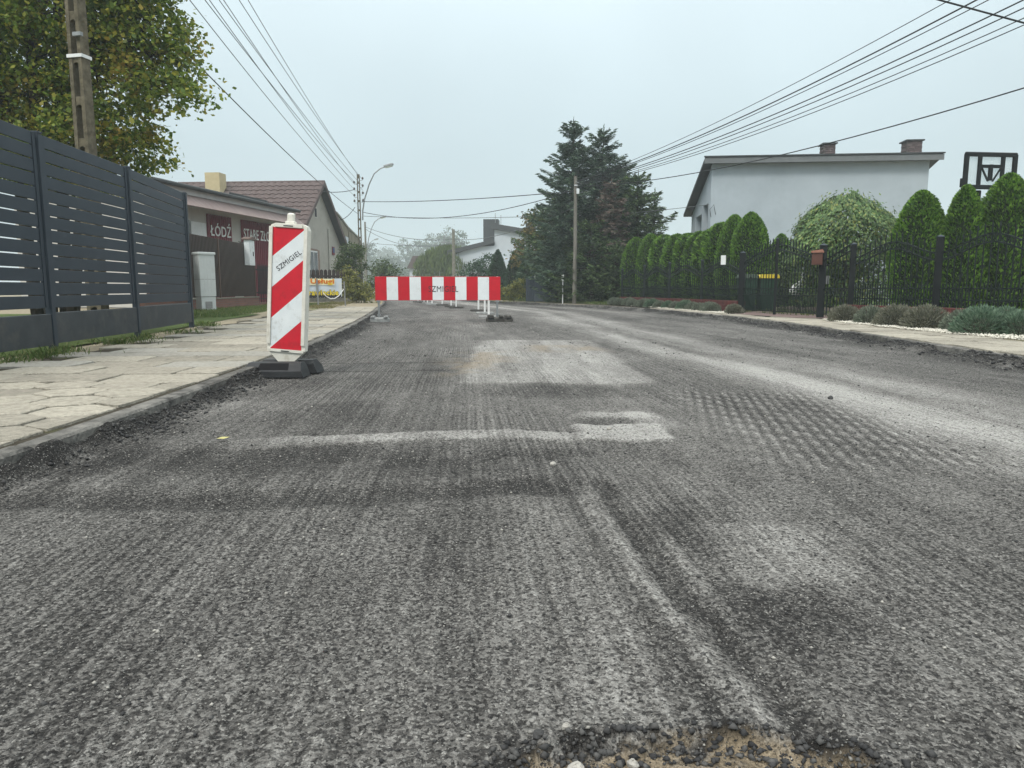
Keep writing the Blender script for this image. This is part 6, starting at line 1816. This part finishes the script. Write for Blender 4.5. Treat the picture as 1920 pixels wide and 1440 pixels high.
# service drops round the lamp pole
wire((P2[0] - .27, P2[1], 7.0), (-10.9, 41.5, 6.2), .12, .02, 'slack service cable from the lamp pole up to the gable roof', 'cable')
wire((P2[0] - .27, P2[1], 5.9), (-11.3, 46.2, 5.1), .35, .02, 'drooping loop of cable between lamp pole and gable', 'cable')
wire((P2[0] + .2, P2[1], 6.25), (P3[0], P3[1], 5.0), .15, .02, 'upper cable crossing the street from the lamp pole to the conifers', 'cable')
wire((P2[0] + .2, P2[1], 5.6), (P3[0], P3[1], 5.05), .75, .018, 'middle sagging cable crossing the street to the conifers', 'cable')
wire((P2[0] + .2, P2[1], 5.35), (2.3, 36, 4.3), .12, .014, 'lower thin cable crossing the street to the conifers', 'wire_grey')
wire((-15.0, 75, 7.0), (-4.95, 62, 4.9), .5, .025, 'first far cable crossing above the hazy trees', 'wire_grey')
wire((-15.0, 75, 6.8), (-4.95, 62, 4.6), .9, .025, 'second far cable crossing above the hazy trees', 'wire_grey')
wire((-15.0, 75, 5.4), (-4.4, 72, 5.2), .25, .02, 'third, lowest far cable crossing above the hazy trees', 'wire_grey')
wire((-4.95, 62, 4.9), (P3[0], P3[1] + 1, 4.4), .5, .02, 'cable from the far grey pole towards the conifers', 'wire_grey')
# bundle on the right, from the wooden pole out over the gardens
X1, Y1 = 12.4, 3.2
for dx, za, zb_, sg_, rr0, lab in ((-.15, 5.42, 6.85, .75, .009, 'thin topmost wire of the upper pair on the right'), (0, 5.40, 6.58, .80, .016, 'thick black upper cable on the right'), (.12, 5.38, 6.50, .82, .010, 'thin wire just under the thick upper cable on the right'),
                              (.62, 5.30, 6.35, .86, .014, 'first wire of the lower four on the right'), (.74, 5.27, 6.22, .88, .012, 'second wire of the lower four on the right'), (.95, 5.24, 6.10, .92, .010, 'third wire of the lower four on the right'), (1.05, 5.22, 6.00, .95, .010, 'fourth wire of the lower four on the right'),
                              (1.0, 5.18, 5.15, 1.0, .014, 'lowest sagging black cable on the right, crossing the grey house')):
    wire((P3[0] + .08, P3[1] - .1, za), (X1 + dx, Y1, zb_ + (1.25 if zb_ > 5.5 else .35)), sg_, rr0, lab, 'cable', 'wires on the right')
wire((P1[0], P1[1], 8.1), (12.5, 11.9, 3.8), .15, .014, 'black cable crossing the top right corner over the other wires', 'cable')
wire((8.15, 30.5, 4.2), (3.5, 37, 4.35), .05, .012, 'thin service wire from the grey house to the conifers', 'wire_grey')
wire((17.3, 30.5, 3.7), (24, 29, 4.4), .1, .014, 'thin wire leaving the right corner of the grey house', 'wire_grey')
wire((17.3, 30.8, 3.2), (22, 24, 2.4), .1, .014, 'second thin wire leaving the right corner of the grey house', 'wire_grey')

# ------------------------------------------------------------------ grass
M['grass'] = leafmat('grass_blades', [(.05, .085, .02), (.075, .125, .028), (.11, .16, .038), (.19, .19, .08)], .6, .25, 1.5, .25)
M['dry_grass'] = leafmat('dry_grass', [(.09, .10, .03), (.17, .155, .06), (.28, .24, .12)], .7, .2, 2, .25)
def grass(name, label, k, xs_, ys_, h, m, tufts=None):
    if tufts:
        c_ = rng.integers(0, len(tufts), k); tt = np.array(tufts)
        x = tt[c_, 0] + rng.normal(0, 1, k) * tt[c_, 2]; y = tt[c_, 1] + rng.normal(0, 1, k) * tt[c_, 2]
    else:
        y = rng.uniform(*ys_, k); w = rng.uniform(0, 1, k)
        x = xs_[0](y) * (1 - w) + xs_[1](y) * w
        keep = rng.uniform(0, 1, k) < ss(.32, .5, fbm(x * 1.3, y * 1.1, 301))
        x, y = x[keep], y[keep]
    k = len(x)
    hh = h * rng.uniform(.4, 1.2, k)
    d = rng.normal(0, .45, (k, 3)); d[:, 2] = 1
    Pp = np.stack([x, y, np.full(k, .085) + hh * .45], -1)
    me = leaves_mesh(name, Pp, d, rand_unit(k) * np.array([1, 1, .1]), hh, hh * .07 + .006, m, .2)
    tag(part(name, me, None), label, 'grass', kind='stuff')
c1 = lambda v: (lambda y: np.full_like(y, v))
grass('grass', 'green grass strip in front of the brown sheet fence', 26000, (c1(-9.5), lambda y: np.interp(y, [17, 22, 26, 31], [-6.6, -7.2, -7.5, -7.6])), (16.5, 31), .10, M['grass'])
grass('grass', 'grass and weeds behind the slat fence', 9000, (c1(-9.5), lambda y: fence_x(y) - .8), (4, 17), .2, M['grass'])
grass('grass', 'green grass verge before the dark conifers', 15000, (lambda y: kr(y) + 1.1, c1(6.0)), (28.5, 36), .13, M['grass'])
grass('grass', 'green grass verge left of the slate gate', 12000, (lambda y: kr(y) + .9, lambda y: kr(y) + 5), (36, 52), .2, M['grass'])
grass('grass', 'dry grassy patches round the banner posts', 9000, (lambda y: kl(y) - 2.6, lambda y: kl(y) - 1.5), (24, 36), .09, M['dry_grass'])
grass('grass', 'grass tufts growing along the foot of the slat fence', 1500, None, None, .10, M['grass'], tufts=[(-4.55, 6.95, .10), (-4.62, 7.3, .06), (-4.70, 7.55, .09), (-4.5, 6.4, .1), (-4.75, 8.6, .07), (-4.8, 9.2, .10), (-4.95, 9.7, .05), (-5.3, 12.6, .08), (-4.6, 7.0, .2), (-4.75, 8.9, .25), (-5.0, 10.8, .2), (-5.7, 13.2, .15)])
grass('grass', 'weeds and short grass between gate and lavender behind the fence', 6000, (lambda y: fence_rx(y) + .2, lambda y: fence_rx(y) + 2.2), (9, 30), .15, M['grass'])

# ------------------------------------------------------------------ haze
hz = MB(); hz.box((0, 230, 13.0), (760, 520, 28.4))
hm = bpy.data.materials.new('haze'); hm.use_nodes = True
hn, hl = hm.node_tree.nodes, hm.node_tree.links
hn.clear()
ho = hn.new('ShaderNodeOutputMaterial'); hv_ = hn.new('ShaderNodeVolumePrincipled')
hv_.inputs['Color'].default_value = (.86, .94, .97, 1)
hv_.inputs['Density'].default_value = 0.0017
hv_.inputs['Anisotropy'].default_value = .2
hl.new(hv_.outputs[0], ho.inputs['Volume'])
tag(part('haze', hz, hm), 'thin pale haze over the whole street', 'haze', kind='stuff')
